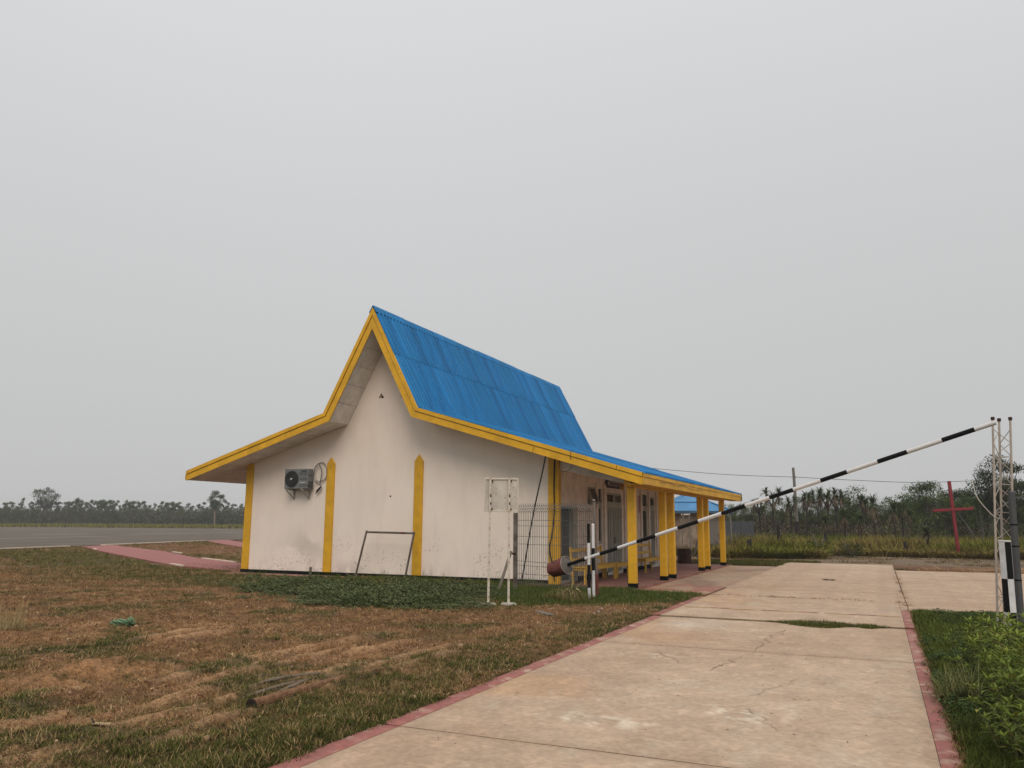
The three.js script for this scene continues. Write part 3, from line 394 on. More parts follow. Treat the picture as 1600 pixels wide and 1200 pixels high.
{ // things fixed to the terminal
  const s = thing('name_board', 'dark purple name board with pale lettering above the double door', 'sign', [W + 0.07, 2.9, -4.91]);
  const c = document.createElement('canvas'); c.width = 512; c.height = 128; const g = c.getContext('2d'), R = rng(9);
  g.fillStyle = '#2a1030'; g.fillRect(0, 0, 512, 128); g.fillStyle = '#e0d6d0'; g.beginPath(); g.arc(50, 66, 26, 0, 7); g.fill(); g.fillStyle = '#9a4a3a'; g.beginPath(); g.arc(50, 66, 15, 0, 7); g.fill();
  g.fillStyle = '#d9c9cf'; for (const [y, h, x1] of [[28, 24, 470], [74, 22, 440]]) for (let x = 96; x < x1;) { const w = 8 + R() * 9; g.fillRect(x, y + R() * 2, 4, h); g.fillRect(x, y + (R() > 0.5 ? 0 : h / 2), w, 4); if (R() > 0.5) g.fillRect(x + w - 3, y, 4, h); x += w + 6 + (R() > 0.85 ? 12 : 0); }
  part(s, 'board', box(-0.02, 0.012, -0.14, 0.145, -0.69, 0.69, 0.006), M.black);
  const face = new THREE.PlaneGeometry(1.35, 0.265); face.rotateY(Math.PI / 2); face.translate(0.0145, 0.002, 0); part(s, 'printed_face', face, mat([1, 1, 1], 0.5, { map: finish(new THREE.CanvasTexture(c), true) }));
  const o = thing('wall_lamp', 'small orange and yellow box hanging beside the name board', 'lamp', [W + 0.06, 2.87, -6.0]); part(o, 'housing', box(-0.05, 0.06, -0.02, 0.13, -0.06, 0.06, 0.012), mat([0.42, 0.16, 0.03], 0.5)); part(o, 'lens', box(-0.04, 0.05, -0.13, -0.022, -0.05, 0.05, 0.012), mat([0.55, 0.34, 0.05], 0.4));
  const n = thing('paper_notice', 'reddish notice sheet stuck to the porch wall by the dark window', 'notice', [W + 0.004, 2.32, -8.28]); n.position.x = W + 0.004;
  const c2 = document.createElement('canvas'); c2.width = 96; c2.height = 256; const g2 = c2.getContext('2d'); g2.fillStyle = '#b08f8d'; g2.fillRect(0, 0, 96, 256); g2.fillStyle = '#7d3f44'; for (let y = 12; y < 240; y += 16) g2.fillRect(10, y, 40 + 36 * hash(y, 1, 1), 7);
  const pf = new THREE.PlaneGeometry(0.28, 0.62); pf.rotateY(Math.PI / 2); pf.translate(0.008, 0, 0); part(n, 'sheet', box(0, 0.006, -0.31, 0.31, -0.14, 0.14), M.trim); part(n, 'printed_face', pf, mat([1, 1, 1], 0.7, { map: finish(new THREE.CanvasTexture(c2), true) }));

  const ac = thing('air_conditioner', 'grey outdoor air conditioner unit on brackets on the gable wall', 'air conditioner', [2.24, 2.94, 0.23]);
  part(ac, 'casing', box(-0.45, 0.45, -0.31, 0.31, -0.14, 0.14, 0.02), M.acBody);
  const ring = []; for (const r of [0.245, 0.2, 0.155, 0.11, 0.065]) { const q = new THREE.TorusGeometry(r, 0.006, 5, 36); q.translate(-0.16, -0.005, 0.168); ring.push(q); } for (let k = 0; k < 12; k++) { const a = k / 12 * 6.283; ring.push(rod(V(-0.16 + Math.cos(a) * 0.05, -0.005 + Math.sin(a) * 0.05, 0.163), V(-0.16 + Math.cos(a) * 0.25, -0.005 + Math.sin(a) * 0.25, 0.163), 0.005, 0.005, 5)); }
  const dark = new THREE.CylinderGeometry(0.255, 0.255, 0.012, 40); dark.rotateX(Math.PI / 2); dark.translate(-0.16, -0.005, 0.147); part(ac, 'fan_opening', dark, M.dark);
  part(ac, 'fan_grille', ring, M.acDark); const hub = new THREE.CylinderGeometry(0.03, 0.035, 0.02, 16); hub.rotateX(Math.PI / 2); hub.translate(-0.16, -0.005, 0.176); part(ac, 'fan_hub', hub, mat([0.5, 0.5, 0.5], 0.5));
  part(ac, 'louvre', [0.2, 0.16, 0.12, 0.02, -0.02, -0.19, -0.23].map((y) => box(0.14, 0.42, y - 0.006, y + 0.006, 0.14, 0.149)), M.acDark); part(ac, 'name_plate', box(0.16, 0.38, -0.13, -0.112, 0.139, 0.146), mat([0.6, 0.6, 0.58], 0.5)); part(ac, 'badge', box(0.2, 0.4, 0.225, 0.255, 0.139, 0.146), M.black);
  part(ac, 'valve_cover', [box(0.45, 0.485, -0.26, -0.08, -0.1, 0.09, 0.012), rod(V(0.47, -0.2, 0.1), V(0.47, -0.2, 0.14), 0.03), box(0.45, 0.458, 0.1, 0.13, -0.06, 0.08)], M.acDark);
  for (const x of [-0.33, 0.27]) part(ac, 'bracket', [box(x - 0.02, x + 0.02, -0.345, -0.312, -0.225, 0.2), box(x - 0.02, x + 0.02, -0.62, -0.345, -0.228, -0.2), bar(V(x, -0.34, 0.18), V(x, -0.6, -0.205), 0.03, 0.025)], M.frameGrey);
  const co = thing('cable_coil', 'loose coil of pale cable hung beside the air conditioner', 'cable', [2.93, 3.16, 0.05]);
  const loop = (rx, ry, ox, oy, z, k) => { const p = []; for (let i = 0; i < 16; i++) { const a = i / 16 * 6.283; p.push(V(ox + rx * Math.cos(a), oy + ry * Math.sin(a) * (1 + 0.05 * Math.sin(a * 2 + k)), z + 0.012 * Math.sin(a * 3 + k))); } return new THREE.TubeGeometry(new THREE.CatmullRomCurve3(p, true), 48, 0.011, 6, true); };
  part(co, 'loop', loop(0.24, 0.31, 0, 0.0, 0, 0), M.paleCable); part(co, 'loop', loop(0.25, 0.30, 0.012, -0.012, 0.02, 1), M.pipe); part(co, 'loop', loop(0.15, 0.27, -0.05, -0.06, 0.035, 2), M.paleCable);
  part(co, 'tail', tube([[-0.02, 0.22, 0.05], [0.07, 0.05, 0.05], [0.06, -0.2, 0.05], [0.03, -0.4, 0.04], [0.08, -0.46, 0.03]], 0.012), M.pipe); part(co, 'dark_end', [tube([[0.08, -0.45, 0.03], [0.0, -0.52, 0.04], [-0.1, -0.61, 0.04]], 0.022), tube([[0.09, -0.47, 0.05], [0.02, -0.56, 0.06], [-0.12, -0.68, 0.05]], 0.013)], M.cable);
  solo('hanging_cable', tube([[10.75, 3.5, 0.55], [10.62, 3.0, 0.5], [10.45, 2.3, 0.5], [10.25, 1.4, 0.48], [10.1, 0.6, 0.46], [9.98, 0.02, 0.45]], 0.02, 40, 7), M.cable, 'black cable slanting from the roof edge down the gable wall', 'cable');
  solo('pillar_cable', tube([[10.80, 3.35, 0.075], [10.78, 2.6, 0.075], [10.79, 1.9, 0.078], [10.73, 1.3, 0.1], [10.66, 0.95, 0.12], [10.75, 0.5, 0.1], [10.80, 0.1, 0.085]], 0.019, 40, 7), M.cable, 'black cable running down the yellow corner pillar', 'cable');
}

// ───────────────────────── barrier, posts, mast ─────────────────────────
function banded(parent, name, a, b, r, cuts, first, seg = 14) { // a pole painted in bands, each band its own piece
  const d = b.clone().sub(a), L = d.length(); d.normalize();
  for (let i = 0; i < cuts.length - 1; i++) { const p = a.clone().addScaledVector(d, cuts[i]), q = a.clone().addScaledVector(d, cuts[i + 1]), blk = (i + first) % 2 === 1; part(parent, blk ? 'black_band' : 'white_band', rod(p, q, r + (blk ? 0.0008 : 0), r + (blk ? 0.0008 : 0), seg), blk ? M.glossBlack : M.gloss); }
}
{
  const t = thing('barrier_gate', 'black and white banded boom barrier raised across the drive with red counterweight', 'barrier', [13.0, 0, 3.66]);
  const o = V(13.0, 0, 3.66), P0 = V(12.964, 0.872, 3.66).sub(o), T = V(20.532, 3.186, 6.315).sub(o), d = T.clone().sub(P0).normalize(), on = (k) => P0.clone().addScaledVector(d, k);
  const boom = part(t, 'boom', rod(on(-0.62), on(8.33), 0.032, 0.032, 12), M.gloss);
  banded(boom, 'band', on(-0.48), on(8.35), 0.037, [-0.1, 0.42, 0.84, 1.33, 1.84, 2.32, 2.87, 3.36, 3.89, 4.41, 4.92, 5.40, 5.93, 6.42, 6.96, 7.46, 8.02, 8.52, 8.83], 1, 16);
  part(boom, 'pipe_joint', rod(on(3.55), on(3.9), 0.041, 0.041, 16), M.glossBlack);
  for (const [x, z, nm, cuts, f] of [[13.055, 3.86, 'front', [0.03, 0.26, 0.74, 1.20, 1.61], 0], [13.012, 3.43, 'rear', [0.04, 0.60, 1.08, 1.575], 0]]) { const p = part(t, 'post', rod(V(x, -0.1, z).sub(o), V(x, 1.59, z).sub(o), 0.028), M.glossBlack); banded(p, 'band', V(x, 0, z).sub(o), V(x, 2, z).sub(o), 0.033, cuts, f, 14); if (nm === 'rear') part(p, 'cap', new THREE.SphereGeometry(0.036, 12, 8).translate(x - o.x, 1.575, z - o.z), M.gloss); }
  part(t, 'pivot_pin', [rod(V(13.055, 0.885, 3.9).sub(o), V(13.012, 0.885, 3.38).sub(o), 0.014), rod(V(13.0, 0.885, 3.88).sub(o), V(13.0, 0.885, 3.92).sub(o), 0.03)], M.gloss);
  // counterweight: a paint pail filled with concrete round the butt of the boom
  const n = 40, R = rng(31), prof = [[0.0, 0], [0.13, 0.0], [0.155, 0.02], [0.162, 0.10], [0.168, 0.105], [0.168, 0.125], [0.165, 0.13], [0.172, 0.30], [0.178, 0.315], [0.176, 0.335], [0.182, 0.43], [0.188, 0.45], [0.176, 0.455]].map((p) => new THREE.Vector2(...p));
  const pail = new THREE.LatheGeometry(prof, n); { const p = pail.attributes.position; for (let i = 0; i < p.count; i++) { const x = p.getX(i), y = p.getY(i), z = p.getZ(i), a = Math.atan2(z, x), dent = 1 - 0.22 * Math.exp(-(((a - 0.9) / 0.35) ** 2)) * step(0.3, 0.0, y) + 0.07 * (noise(a * 2 + 9, y * 9, 3) - 0.5); p.setXYZ(i, x * dent, y, z * dent); } pail.computeVertexNormals(); }
  const fill = new THREE.SphereGeometry(0.172, 24, 10, 0, 6.2832, 0, Math.PI / 2); fill.scale(1, 0.25, 1); { const p = fill.attributes.position; for (let i = 0; i < p.count; i++) { const k = 1 + 0.14 * (noise(p.getX(i) * 30 + 40, p.getZ(i) * 30 + 9 + p.getY(i) * 21, 5) - 0.5); p.setXYZ(i, p.getX(i) * k, p.getY(i) * k, p.getZ(i) * k); } fill.computeVertexNormals(); } fill.translate(0, 0.44, 0);
  const set = (g) => { g.scale(1.06, 1.06, 1.06); g.translate(0, -1.10, 0); g.applyQuaternion(new THREE.Quaternion().setFromUnitVectors(V(0, 1, 0), d)); g.translate(P0.x, P0.y, P0.z); return g; };
  const cw = part(t, 'counterweight', set(pail), M.redBucket); part(cw, 'concrete_fill', set(fill), mat([0.17, 0.15, 0.135], 0.95, { bumpMap: rep(fineBump, 3), bumpScale: 0.012 })); part(cw, 'torn_rim', set(new THREE.TorusGeometry(0.186, 0.007, 6, 40).rotateX(Math.PI / 2).translate(0, 0.452, 0)), M.frameGrey);
}
{
  const t = thing('barrier_rest_post', 'square post chequered black and white in front of the lattice mast', 'post', [20.455, 0, 6.5], YAW - 0.545 + Math.PI / 4); t.rotation.order = 'YXZ'; t.rotation.z = -0.02;
  const s = 0.056, cuts = [-0.1, 0.36, 0.84, 1.375], cols = [[1, 0, 1], [0, 1, 0]];
  part(t, 'core', box(-s + 0.004, s - 0.004, -0.1, 1.36, -s + 0.004, s - 0.004), M.black);
  for (let f = 0; f < 4; f++) for (let i = 0; i < 3; i++) { const g = box(-s, s - 0.0035, cuts[i] + 0.0005, cuts[i + 1] - 0.0005, s - 0.003, s + 0.001); g.rotateY(f * Math.PI / 2); const white = (f % 2 === 0) ? i === 1 : i !== 1; part(t, white ? 'white_panel' : 'black_panel', g, white ? M.gloss : M.glossBlack); }
  part(t, 'cap', box(-s - 0.004, s + 0.004, 1.375, 1.40, -s - 0.004, s + 0.004, 0.008), M.gloss); part(t, 'bolt', rod(V(s, 0.86, 0.02), V(s + 0.02, 0.86, 0.02), 0.012), M.darkPipe);
}
{
  const t = thing('lattice_mast', 'slim three-legged steel lattice mast with peeling pale paint', 'mast', [20.44, 0, 6.04], YAW - 0.545); t.rotation.order = 'YXZ'; t.rotation.z = -0.062;
  const legs = [[-0.115, 0.02], [-0.03, -0.17], [0.12, 0.0]], H = 3.27, paint = mat([0.56, 0.51, 0.46], 0.75, { map: rep(rustSoft, 3), bumpMap: rep(fineBump, 2), bumpScale: 0.002 });
  for (const [x, z] of legs) { const l = part(t, 'leg', rod(V(x, -0.1, z), V(x, H, z), 0.017, 0.017, 10), paint); part(l, 'leg_joint', [rod(V(x, H - 0.02, z), V(x, H + 0.03, z), 0.026, 0.026, 8), rod(V(x - 0.03, H + 0.005, z), V(x + 0.03, H + 0.005, z), 0.008)], M.rust); }
  for (let f = 0; f < 3; f++) { const a = legs[f], b = legs[(f + 1) % 3]; for (let y = 0.1, k = 0; y < H - 0.2; y += 0.215, k++) { const p = k % 2 ? a : b, q = k % 2 ? b : a; part(t, 'diagonal', rod(V(p[0], y, p[1]), V(q[0], y + 0.215, q[1]), 0.0065, 0.0065, 6), paint); if (k % 2 === 0) part(t, 'cross_bar', rod(V(a[0], y, a[1]), V(b[0], y, b[1]), 0.0065, 0.0065, 6), paint); } }
  solo('loose_cable', tube([[20.15, 2.32, 6.2], [20.2, 2.05, 6.2], [20.32, 1.86, 6.15], [20.42, 1.75, 6.1], [20.5, 1.72, 6.02]], 0.007, 30, 5), M.paleCable, 'thin pale cable drooping from the lattice mast towards the trees', 'cable');
  const p = thing('grey_pole', 'dark grey steel pole standing close behind the chequered post', 'pole', [20.62, 0, 6.18]); p.rotation.z = -0.02;
  part(p, 'shaft', rod(V(0, -0.1, 0), V(0, 2.12, 0), 0.05, 0.048, 18), M.darkPipe); part(p, 'top_cap', rod(V(0, 2.12, 0), V(0, 2.135, 0), 0.045, 0.03, 18), M.darkPipe); for (const y of [1.62, 1.3, 0.8]) part(p, 'collar', rod(V(0, y, 0), V(0, y + 0.02, 0), 0.053, 0.053, 18), M.black);
}
{ // sign seen from behind
  const old0 = 0, t = thing('roadside_sign', 'white sheet metal sign seen from behind on two thin posts', 'sign', [11.89, 0, 5.835], YAW + 0.02), old = mat([0.64, 0.60, 0.53], 0.75, { map: rep(mottle, 1.2), bumpMap: rep(fineBump, 1), bumpScale: 0.002 }), old2 = mat([0.72, 0.69, 0.62], 0.7, { map: rep(rustSoft, 3) });
  part(t, 'board', box(-0.335, 0.335, 1.84, 2.50, -0.052, -0.046), old, 'faded white plate with rust scratches');
  part(t, 'rim', [box(-0.345, 0.345, 2.475, 2.51, -0.06, -0.025, 0.004), box(-0.345, 0.345, 1.83, 1.862, -0.06, -0.025, 0.004), box(-0.345, -0.315, 1.862, 2.475, -0.06, -0.025, 0.004), box(0.315, 0.345, 1.862, 2.475, -0.06, -0.025, 0.004)], old2);
  for (const [x, l] of [[-0.22, -0.02], [0.16, 0.0]]) { const p = part(t, 'post', bar(V(x + l, -0.05, 0), V(x, 2.515, 0), 0.045, 0.04, V(0, 0, 1), 0.004), old2); part(p, 'bracket', [box(x - 0.005, x + 0.05, 2.43, 2.47, -0.045, -0.015), box(x - 0.005, x + 0.05, 1.87, 1.9, -0.045, -0.015)], M.rust); part(p, 'rust_patch', [2.12, 1.97].map((y) => box(x - 0.004, x + 0.0225, y, y + 0.05, 0.02, 0.0232)), M.rust); part(p, 'footing', new THREE.CylinderGeometry(0.14, 0.22, 0.09, 9).translate(x + l, 0.015, 0), mat([0.55, 0.50, 0.44], 0.95, { bumpMap: rep(fineBump, 2), bumpScale: 0.01 })); }
  part(t, 'rust_streak', [[-0.12, 2.29, 0.05, 0.005], [0.24, 2.30, 0.012, 0.03], [0.07, 2.10, 0.018, 0.02], [0.26, 2.12, 0.02, 0.014], [-0.11, 2.15, 0.005, 0.07]].map(([x, y, w, h]) => box(x, x + w, y, y + h, -0.0458, -0.0448)), M.rust);
}
{ // wire mesh fence panel between the sign and the barrier
  const t = thing('mesh_fence', 'grey welded wire mesh fence panel before the corner of the terminal', 'fence', [10.72, 0, 2.5], -0.205), L = 2.18;
  const vw = (x) => [rod(V(x, 0.15, 0), V(x, 1.88, 0), 0.0058, 0.0058, 5), rod(V(x, 1.88, 0), V(x, 1.95, 0.09), 0.0058, 0.0058, 5), rod(V(x, 1.95, 0.09), V(x, 2.02, 0), 0.0058, 0.0058, 5), rod(V(x, 2.02, 0), V(x, 2.08, 0.0), 0.0058, 0.0058, 5)];
  for (let x = 0.08, k = 0; x < L; x += 0.0525, k++) part(t, 'wire', vw(x + (k % 5 === 3 ? 0.006 : 0)), M.wire);
  for (const [y, z, sag] of [[0.2, 0.005, 0], [0.42, 0.005, 0.02], [0.62, 0.005, 0.05], [0.72, 0.005, 0.06], [1.12, 0.005, 0.03], [1.3, 0.005, 0.02], [1.55, 0.005, 0.01], [1.68, 0.005, 0], [1.88, 0.005, 0], [1.95, 0.095, 0], [2.02, 0.005, 0]]) part(t, 'rail_wire', tube([[0.06, y, z], [L * 0.5, y - sag * 0.4, z], [L - 0.02, y + sag, z]], 0.0055, 10, 5), M.wire);
  part(t, 'fence_post', box(-0.04, 0.04, -0.1, 1.86, -0.04, 0.04, 0.006), M.galv); part(t, 'clamp', [box(-0.055, 0.06, 0.86, 0.91, 0.041, 0.06)], M.rust);
  const g = thing('grey_post', 'thin grey pipe post with rounded top behind the barrier posts', 'post', [12.93, 0, 3.02]); part(g, 'shaft', rod(V(0.03, -0.1, 0), V(-0.03, 2.1, 0), 0.032, 0.03, 12), M.galv); part(g, 'cap', new THREE.SphereGeometry(0.042, 12, 8).translate(-0.03, 2.12, 0), M.galv); part(g, 'red_sleeve', rod(V(0.031, 0.05, 0), V(0.017, 0.5, 0), 0.037, 0.037, 12), M.redBucket);
  const b = thing('leaning_board', 'narrow weathered board leaning against the mesh fence post', 'board', [10.62, 0, 2.75]); part(b, 'plank', bar(V(-0.22, -0.02, 0.05), V(0.06, 0.95, -0.1), 0.07, 0.02, V(0, 0, 1), 0.003), M.wood);
}
{ // tilted pipe frame by the gable
  const t = thing('tilted_pipe_stand', 'tilted grey pipe frame standing in the grass before the gable', 'frame', [5.5, 0, 0.5]);
  const A = V(-0.8, -0.1, 0.05), B = V(-0.46, 1.35, 0), C = V(1.16, 1.33, 0), D = V(0.88, -0.1, 0.02);
  part(t, 'leg', rod(A, B, 0.03, 0.03, 12), M.pipe); part(t, 'leg', rod(D, C, 0.03, 0.03, 12), M.pipe); part(t, 'top_bar', rod(B.clone().add(V(-0.02, -0.02, 0)), C.clone().add(V(0.02, -0.02, 0)), 0.03, 0.03, 12), M.pipe); part(t, 'end_plug', [B, C].map((p) => new THREE.SphereGeometry(0.034, 10, 8).translate(p.x, p.y, p.z)), M.galv); part(t, 'red_tape', rod(V(0.72, 1.315, 0), V(0.86, 1.314, 0), 0.0315, 0.0315, 12), M.redBucket);
  const s = thing('pipe_stub', 'short grey pipe stub poking from the grass before the gable', 'pipe', [3.55, 0, 1.1]); part(s, 'pipe', rod(V(0, -0.1, 0), V(-0.01, 0.3, 0), 0.035, 0.035, 12), M.galv); part(s, 'collar', rod(V(-0.009, 0.26, 0), V(-0.01, 0.31, 0), 0.042, 0.042, 12), M.galv);
}
{ // benches and drum under the porch
  function bench(name, label, x, z0, z1, back, seatH) {
    const t = thing(name, label, 'bench', [x, 0.004, (z0 + z1) / 2], 0, null), L = (z1 - z0) / 2;
    for (const dx of [0.06, 0.2, 0.34]) part(t, 'seat_slat', box(dx - 0.06, dx + 0.06, seatH - 0.03, seatH, -L, L, 0.006), M.bench);
    for (const z of [-L + 0.06, L - 0.06]) { part(t, 'leg', box(0.34, 0.40, 0, seatH - 0.031, z - 0.035, z + 0.035, 0.006), M.bench); part(t, 'leg', back ? bar(V(0.03, 0, z), V(-0.05, 0.97, z), 0.07, 0.05, V(1, 0, 0), 0.006) : box(0.0, 0.06, 0, seatH - 0.031, z - 0.035, z + 0.035, 0.006), M.bench); part(t, 'rail', box(0.061, 0.339, seatH - 0.1, seatH - 0.031, z - 0.02, z + 0.02, 0.004), M.bench); }
    part(t, 'apron', box(0.37, 0.395, seatH - 0.11, seatH - 0.031, -L + 0.1, L - 0.1, 0.004), M.bench);
    if (back) for (const [y, h] of [[0.63, 0.09], [0.88, 0.09]]) part(t, 'back_slat', bar(V(-0.022 - (y - 0.6) * 0.09, y, -L), V(-0.022 - (y - 0.6) * 0.09, y, L), 0.022, h, V(0, 1, 0), 0.005), M.bench);
    return t;
  }
  bench('bench', 'yellow slatted wooden bench behind the barrier posts and fence', 11.16, -2.98, -0.22, true, 0.46);
  bench('low_bench', 'short backless yellow bench before the grey double door', 11.16, -4.42, -3.06, false, 0.43);
  bench('bench', 'yellow slatted bench glimpsed behind the nearest porch column', 11.2, -8.5, -6.25, true, 0.46);
  const d = thing('rusty_drum', 'low dark rusty drum at the far end of the porch', 'drum', [11.25, 0.004, -13.75]);
  part(d, 'shell', new THREE.LatheGeometry([[0, 0.01], [0.28, 0.01], [0.29, 0], [0.29, 0.18], [0.3, 0.2], [0.29, 0.22], [0.29, 0.42], [0.3, 0.44], [0.29, 0.46], [0.29, 0.58], [0.3, 0.59], [0.29, 0.6], [0.27, 0.58], [0.27, 0.1], [0, 0.1]].map((p) => new THREE.Vector2(...p)), 28), M.rust); part(d, 'handle', tube([[0.1, 0.4, 0.275], [0.1, 0.4, 0.33], [-0.06, 0.4, 0.33], [-0.06, 0.4, 0.28]], 0.01, 12, 6), M.darkPipe);
}
{ // hut with a blue hipped roof
  const t = thing('hut', 'small grey block hut with a blue hipped roof beyond the porch', 'house', [8.8, 0, -26.2], YAW - 0.04), h = 2.36, e = 2.12, w = 1.74, hutWall = mat([0.40, 0.385, 0.35], 0.95, { map: rep(rustMap, 0.4) }), blue = mat([0.06, 0.25, 0.50], 0.5, { map: rep(mottle, 0.5) }), blue2 = mat([0.075, 0.27, 0.52], 0.5, { map: rep(mottle, 0.4) });
  part(t, 'wall', [box(-w, w, 0, h - 0.12, w - 0.12, w), box(-w, w, 0, h - 0.12, -w, -w + 0.12), box(-w, -w + 0.12, 0, h - 0.12, -w + 0.12, w - 0.12), box(w - 0.12, w, 0, h - 0.12, -w + 0.12, w - 0.12)], hutWall);
  const roof = part(t, 'roof', box(-e + 0.1, e - 0.1, h - 0.14, h - 0.05, -e + 0.1, e - 0.1), M.frameGrey);
  for (let f = 0; f < 4; f++) { const g = new THREE.BufferGeometry(), up = [], u2 = [], lay = (a, b, c, dd, q) => q.push(...a, ...b, ...c, ...a, ...c, ...dd); const m = 0.47, ht = 1.02;
    lay([-e, h, e], [e, h, e], [e * (1 - m), h + ht * m, e * (1 - m)], [-e * (1 - m), h + ht * m, e * (1 - m)], up); u2.push(-e * (1 - m) - 0.02, h + ht * m + 0.03, e * (1 - m) + 0.03, e * (1 - m) + 0.02, h + ht * m + 0.03, e * (1 - m) + 0.03, 0, h + ht + 0.03, 0);
    for (const [q, nm, mm] of [[up, 'roof_sheet', blue], [u2, 'roof_sheet', blue2]]) { const gg = new THREE.BufferGeometry(); gg.setAttribute('position', new THREE.Float32BufferAttribute(q, 3)); gg.computeVertexNormals(); gg.rotateY(f * Math.PI / 2); part(roof, nm, metreUV(gg), mm); }
    part(roof, 'eave_board', box(-e, e, h - 0.13, h - 0.005, e - 0.03, e).rotateY(f * Math.PI / 2), mat([0.035, 0.09, 0.16], 0.6)); part(roof, 'hip_cap', bar(V(-e, h + 0.02, e), V(0, h + 1.06, 0), 0.16, 0.02, V(0, 1, 0)).rotateY(f * Math.PI / 2), blue2); }
  part(t, 'door', box(0.5, 1.3, 0, 2.0, w + 0.002, w + 0.03), M.greyWood);
  for (const x of [-1.95, 1.95]) part(t, 'eave_post', rod(V(x, 0, 2.02), V(x, h - 0.13, 2.02), 0.05), M.greyWood);
  for (const [x, wd2, hh] of [[-1.6, 0.4, 0.9], [0.1, 0.3, 0.6], [1.5, 0.35, 0.7]]) part(t, 'stain', box(x, x + wd2, 0, hh, w + 0.0012, w + 0.002), M.greyWood);
  [[9.62, -20.9, 2.15, 0.05], [9.98, -21.0, 2.12, -0.03], [10.55, -20.2, 2.0, 0.30], [10.85, -19.5, 1.75, 0.28]].forEach(([x, z, hh, l], i) => { const p = thing('wooden_stake', ['bare wooden stake left of the hut door', 'pale topped wooden stake joined to its neighbour near the hut', 'dark leaning stake before the right half of the hut', 'short dark slanting stake nearest the last porch column'][i], 'stake', [x, 0, z]); part(p, 'stake', bar(V(-l, -0.1, 0), V(l, hh, 0), 0.07, 0.06, V(0, 0, 1), 0.006), i < 2 ? M.greyWood : M.darkPipe); if (i === 1) part(p, 'cross_piece', bar(V(-0.42, hh, 0), V(0.03, hh, 0), 0.06, 0.07), M.trim); });
}
{ // cross, power pole, wire, far fence
  const t = thing('wooden_cross', 'tall dark red cross standing in the tall grass', 'cross', [22.5, 0, -28.25], YAW - 0.02); t.rotation.order = 'YXZ'; t.rotation.z = 0.045;
  part(t, 'upright', box(-0.075, 0.075, -0.2, 3.98, -0.06, 0.06, 0.012), M.crossRed); part(t, 'cross_arm', bar(V(-1.06, 2.46, 0.012), V(1.06, 2.50, 0.012), 0.15, 0.145, V(0, 1, 0), 0.012), M.crossRed);
  const p = thing('power_pole', 'bare grey wooden power pole before the trees', 'pole', [12.42, 0, -53.3]); p.rotation.z = 0.02; part(p, 'shaft', rod(V(0, -0.3, 0), V(0, 6.55, 0), 0.15, 0.11, 10), M.greyWood); part(p, 'insulator', rod(V(0.14, 5.62, 0), V(0.14, 5.82, 0), 0.05), M.frameGrey);
  solo('power_line', [tube([[-9, 7.6, -49], [0.2, 6.65, -51.5], [6.9, 6.0, -52.6], [12.45, 5.72, -53.3]], 0.022, 40, 5), tube([[12.45, 5.72, -53.3], [17, 5.5, -55.5], [22, 5.35, -58], [28, 5.6, -61]], 0.022, 40, 5)], M.cable, 'thin dark power line sagging past the power pole', 'power line');
  const f = thing('metal_fence', 'dark blue grey sheet metal fence beside the hut below the trees', 'fence', [8.9, 0, -43.0], YAW); for (let x = -3.2; x < 0.4; x += 0.9) part(f, 'panel', box(x, x + 0.885, 0.05, 1.9, -0.02, 0.02), mat([0.055, 0.063, 0.075], 0.8, { map: paintMap })); for (let x = -3.2; x < 0.5; x += 1.8) part(f, 'fence_post', box(x - 0.04, x + 0.03, 0, 2.0, 0.022, 0.08), M.darkPipe);
}

// ───────────────────────── vegetation: shapes ─────────────────────────
class Soup { // triangles with colour
  constructor() { this.p = []; this.c = []; }
  tri(a, b, c, col) { this.p.push(...a, ...b, ...c); for (let i = 0; i < 3; i++) this.c.push(...col); }
  quad(a, b, c, d, col) { this.tri(a, b, c, col); this.tri(a, c, d, col); }
  geo() { const g = new THREE.BufferGeometry(); g.setAttribute('position', new THREE.Float32BufferAttribute(this.p, 3)); g.setAttribute('color', new THREE.Float32BufferAttribute(this.c, 3)); g.computeVertexNormals(); return g; }
}
const leafMat = new THREE.MeshPhysicalMaterial({ vertexColors: true, roughness: 0.95, transmission: 0.25, thickness: 0, specularIntensity: 0.08 });
const grassMat = new THREE.MeshPhysicalMaterial({ vertexColors: true, roughness: 1, specularIntensity: 0.1 });
const barkMat = (c, r = 1) => mat(c, 0.95, { map: rep(rustMap, r), bumpMap: rep(fineBump, r), bumpScale: 0.01 });
const dirv = (a, e) => [Math.cos(a) * Math.cos(e), Math.sin(e), Math.sin(a) * Math.cos(e)];
const addv = (a, b, k = 1) => [a[0] + b[0] * k, a[1] + b[1] * k, a[2] + b[2] * k];
function blade(S, o, a, e, len, w, droop, col, segs = 2) { // a ribbon that bends over as it goes
  const side = [-Math.sin(a), 0, Math.cos(a)]; let p = o, ee = e;
  for (let i = 0; i < segs; i++) {
    const q = addv(p, dirv(a, ee), len / segs), w0 = w * (1 - i / segs * 0.6) / 2, w1 = i === segs - 1 ? 0 : w * (1 - (i + 1) / segs * 0.6) / 2;
    if (w1) S.quad(addv(p, side, -w0), addv(p, side, w0), addv(q, side, w1), addv(q, side, -w1), col); else S.tri(addv(p, side, -w0), addv(p, side, w0), q, col);
    p = q; ee -= droop / segs;
  }
  return p;
}
function tuft(seed, n, h, spread, w, lean, droop, vary = 0.35, segs = 2) { const S = new Soup(), R = rng(seed); for (let i = 0; i < n; i++) { const a = R() * 6.283, k = 1 + (R() - 0.5) * 2 * vary, r = spread * Math.sqrt(R()), b = R() * 6.283; blade(S, [Math.cos(b) * r, -0.006, Math.sin(b) * r], a, Math.PI / 2 - lean * (0.2 + R()), h * (0.5 + 0.7 * R()), w * (0.7 + 0.6 * R()), droop * R(), [k, k * (1 + 0.08 * (R() - 0.5)), k * 0.95], segs); } return S.geo(); }
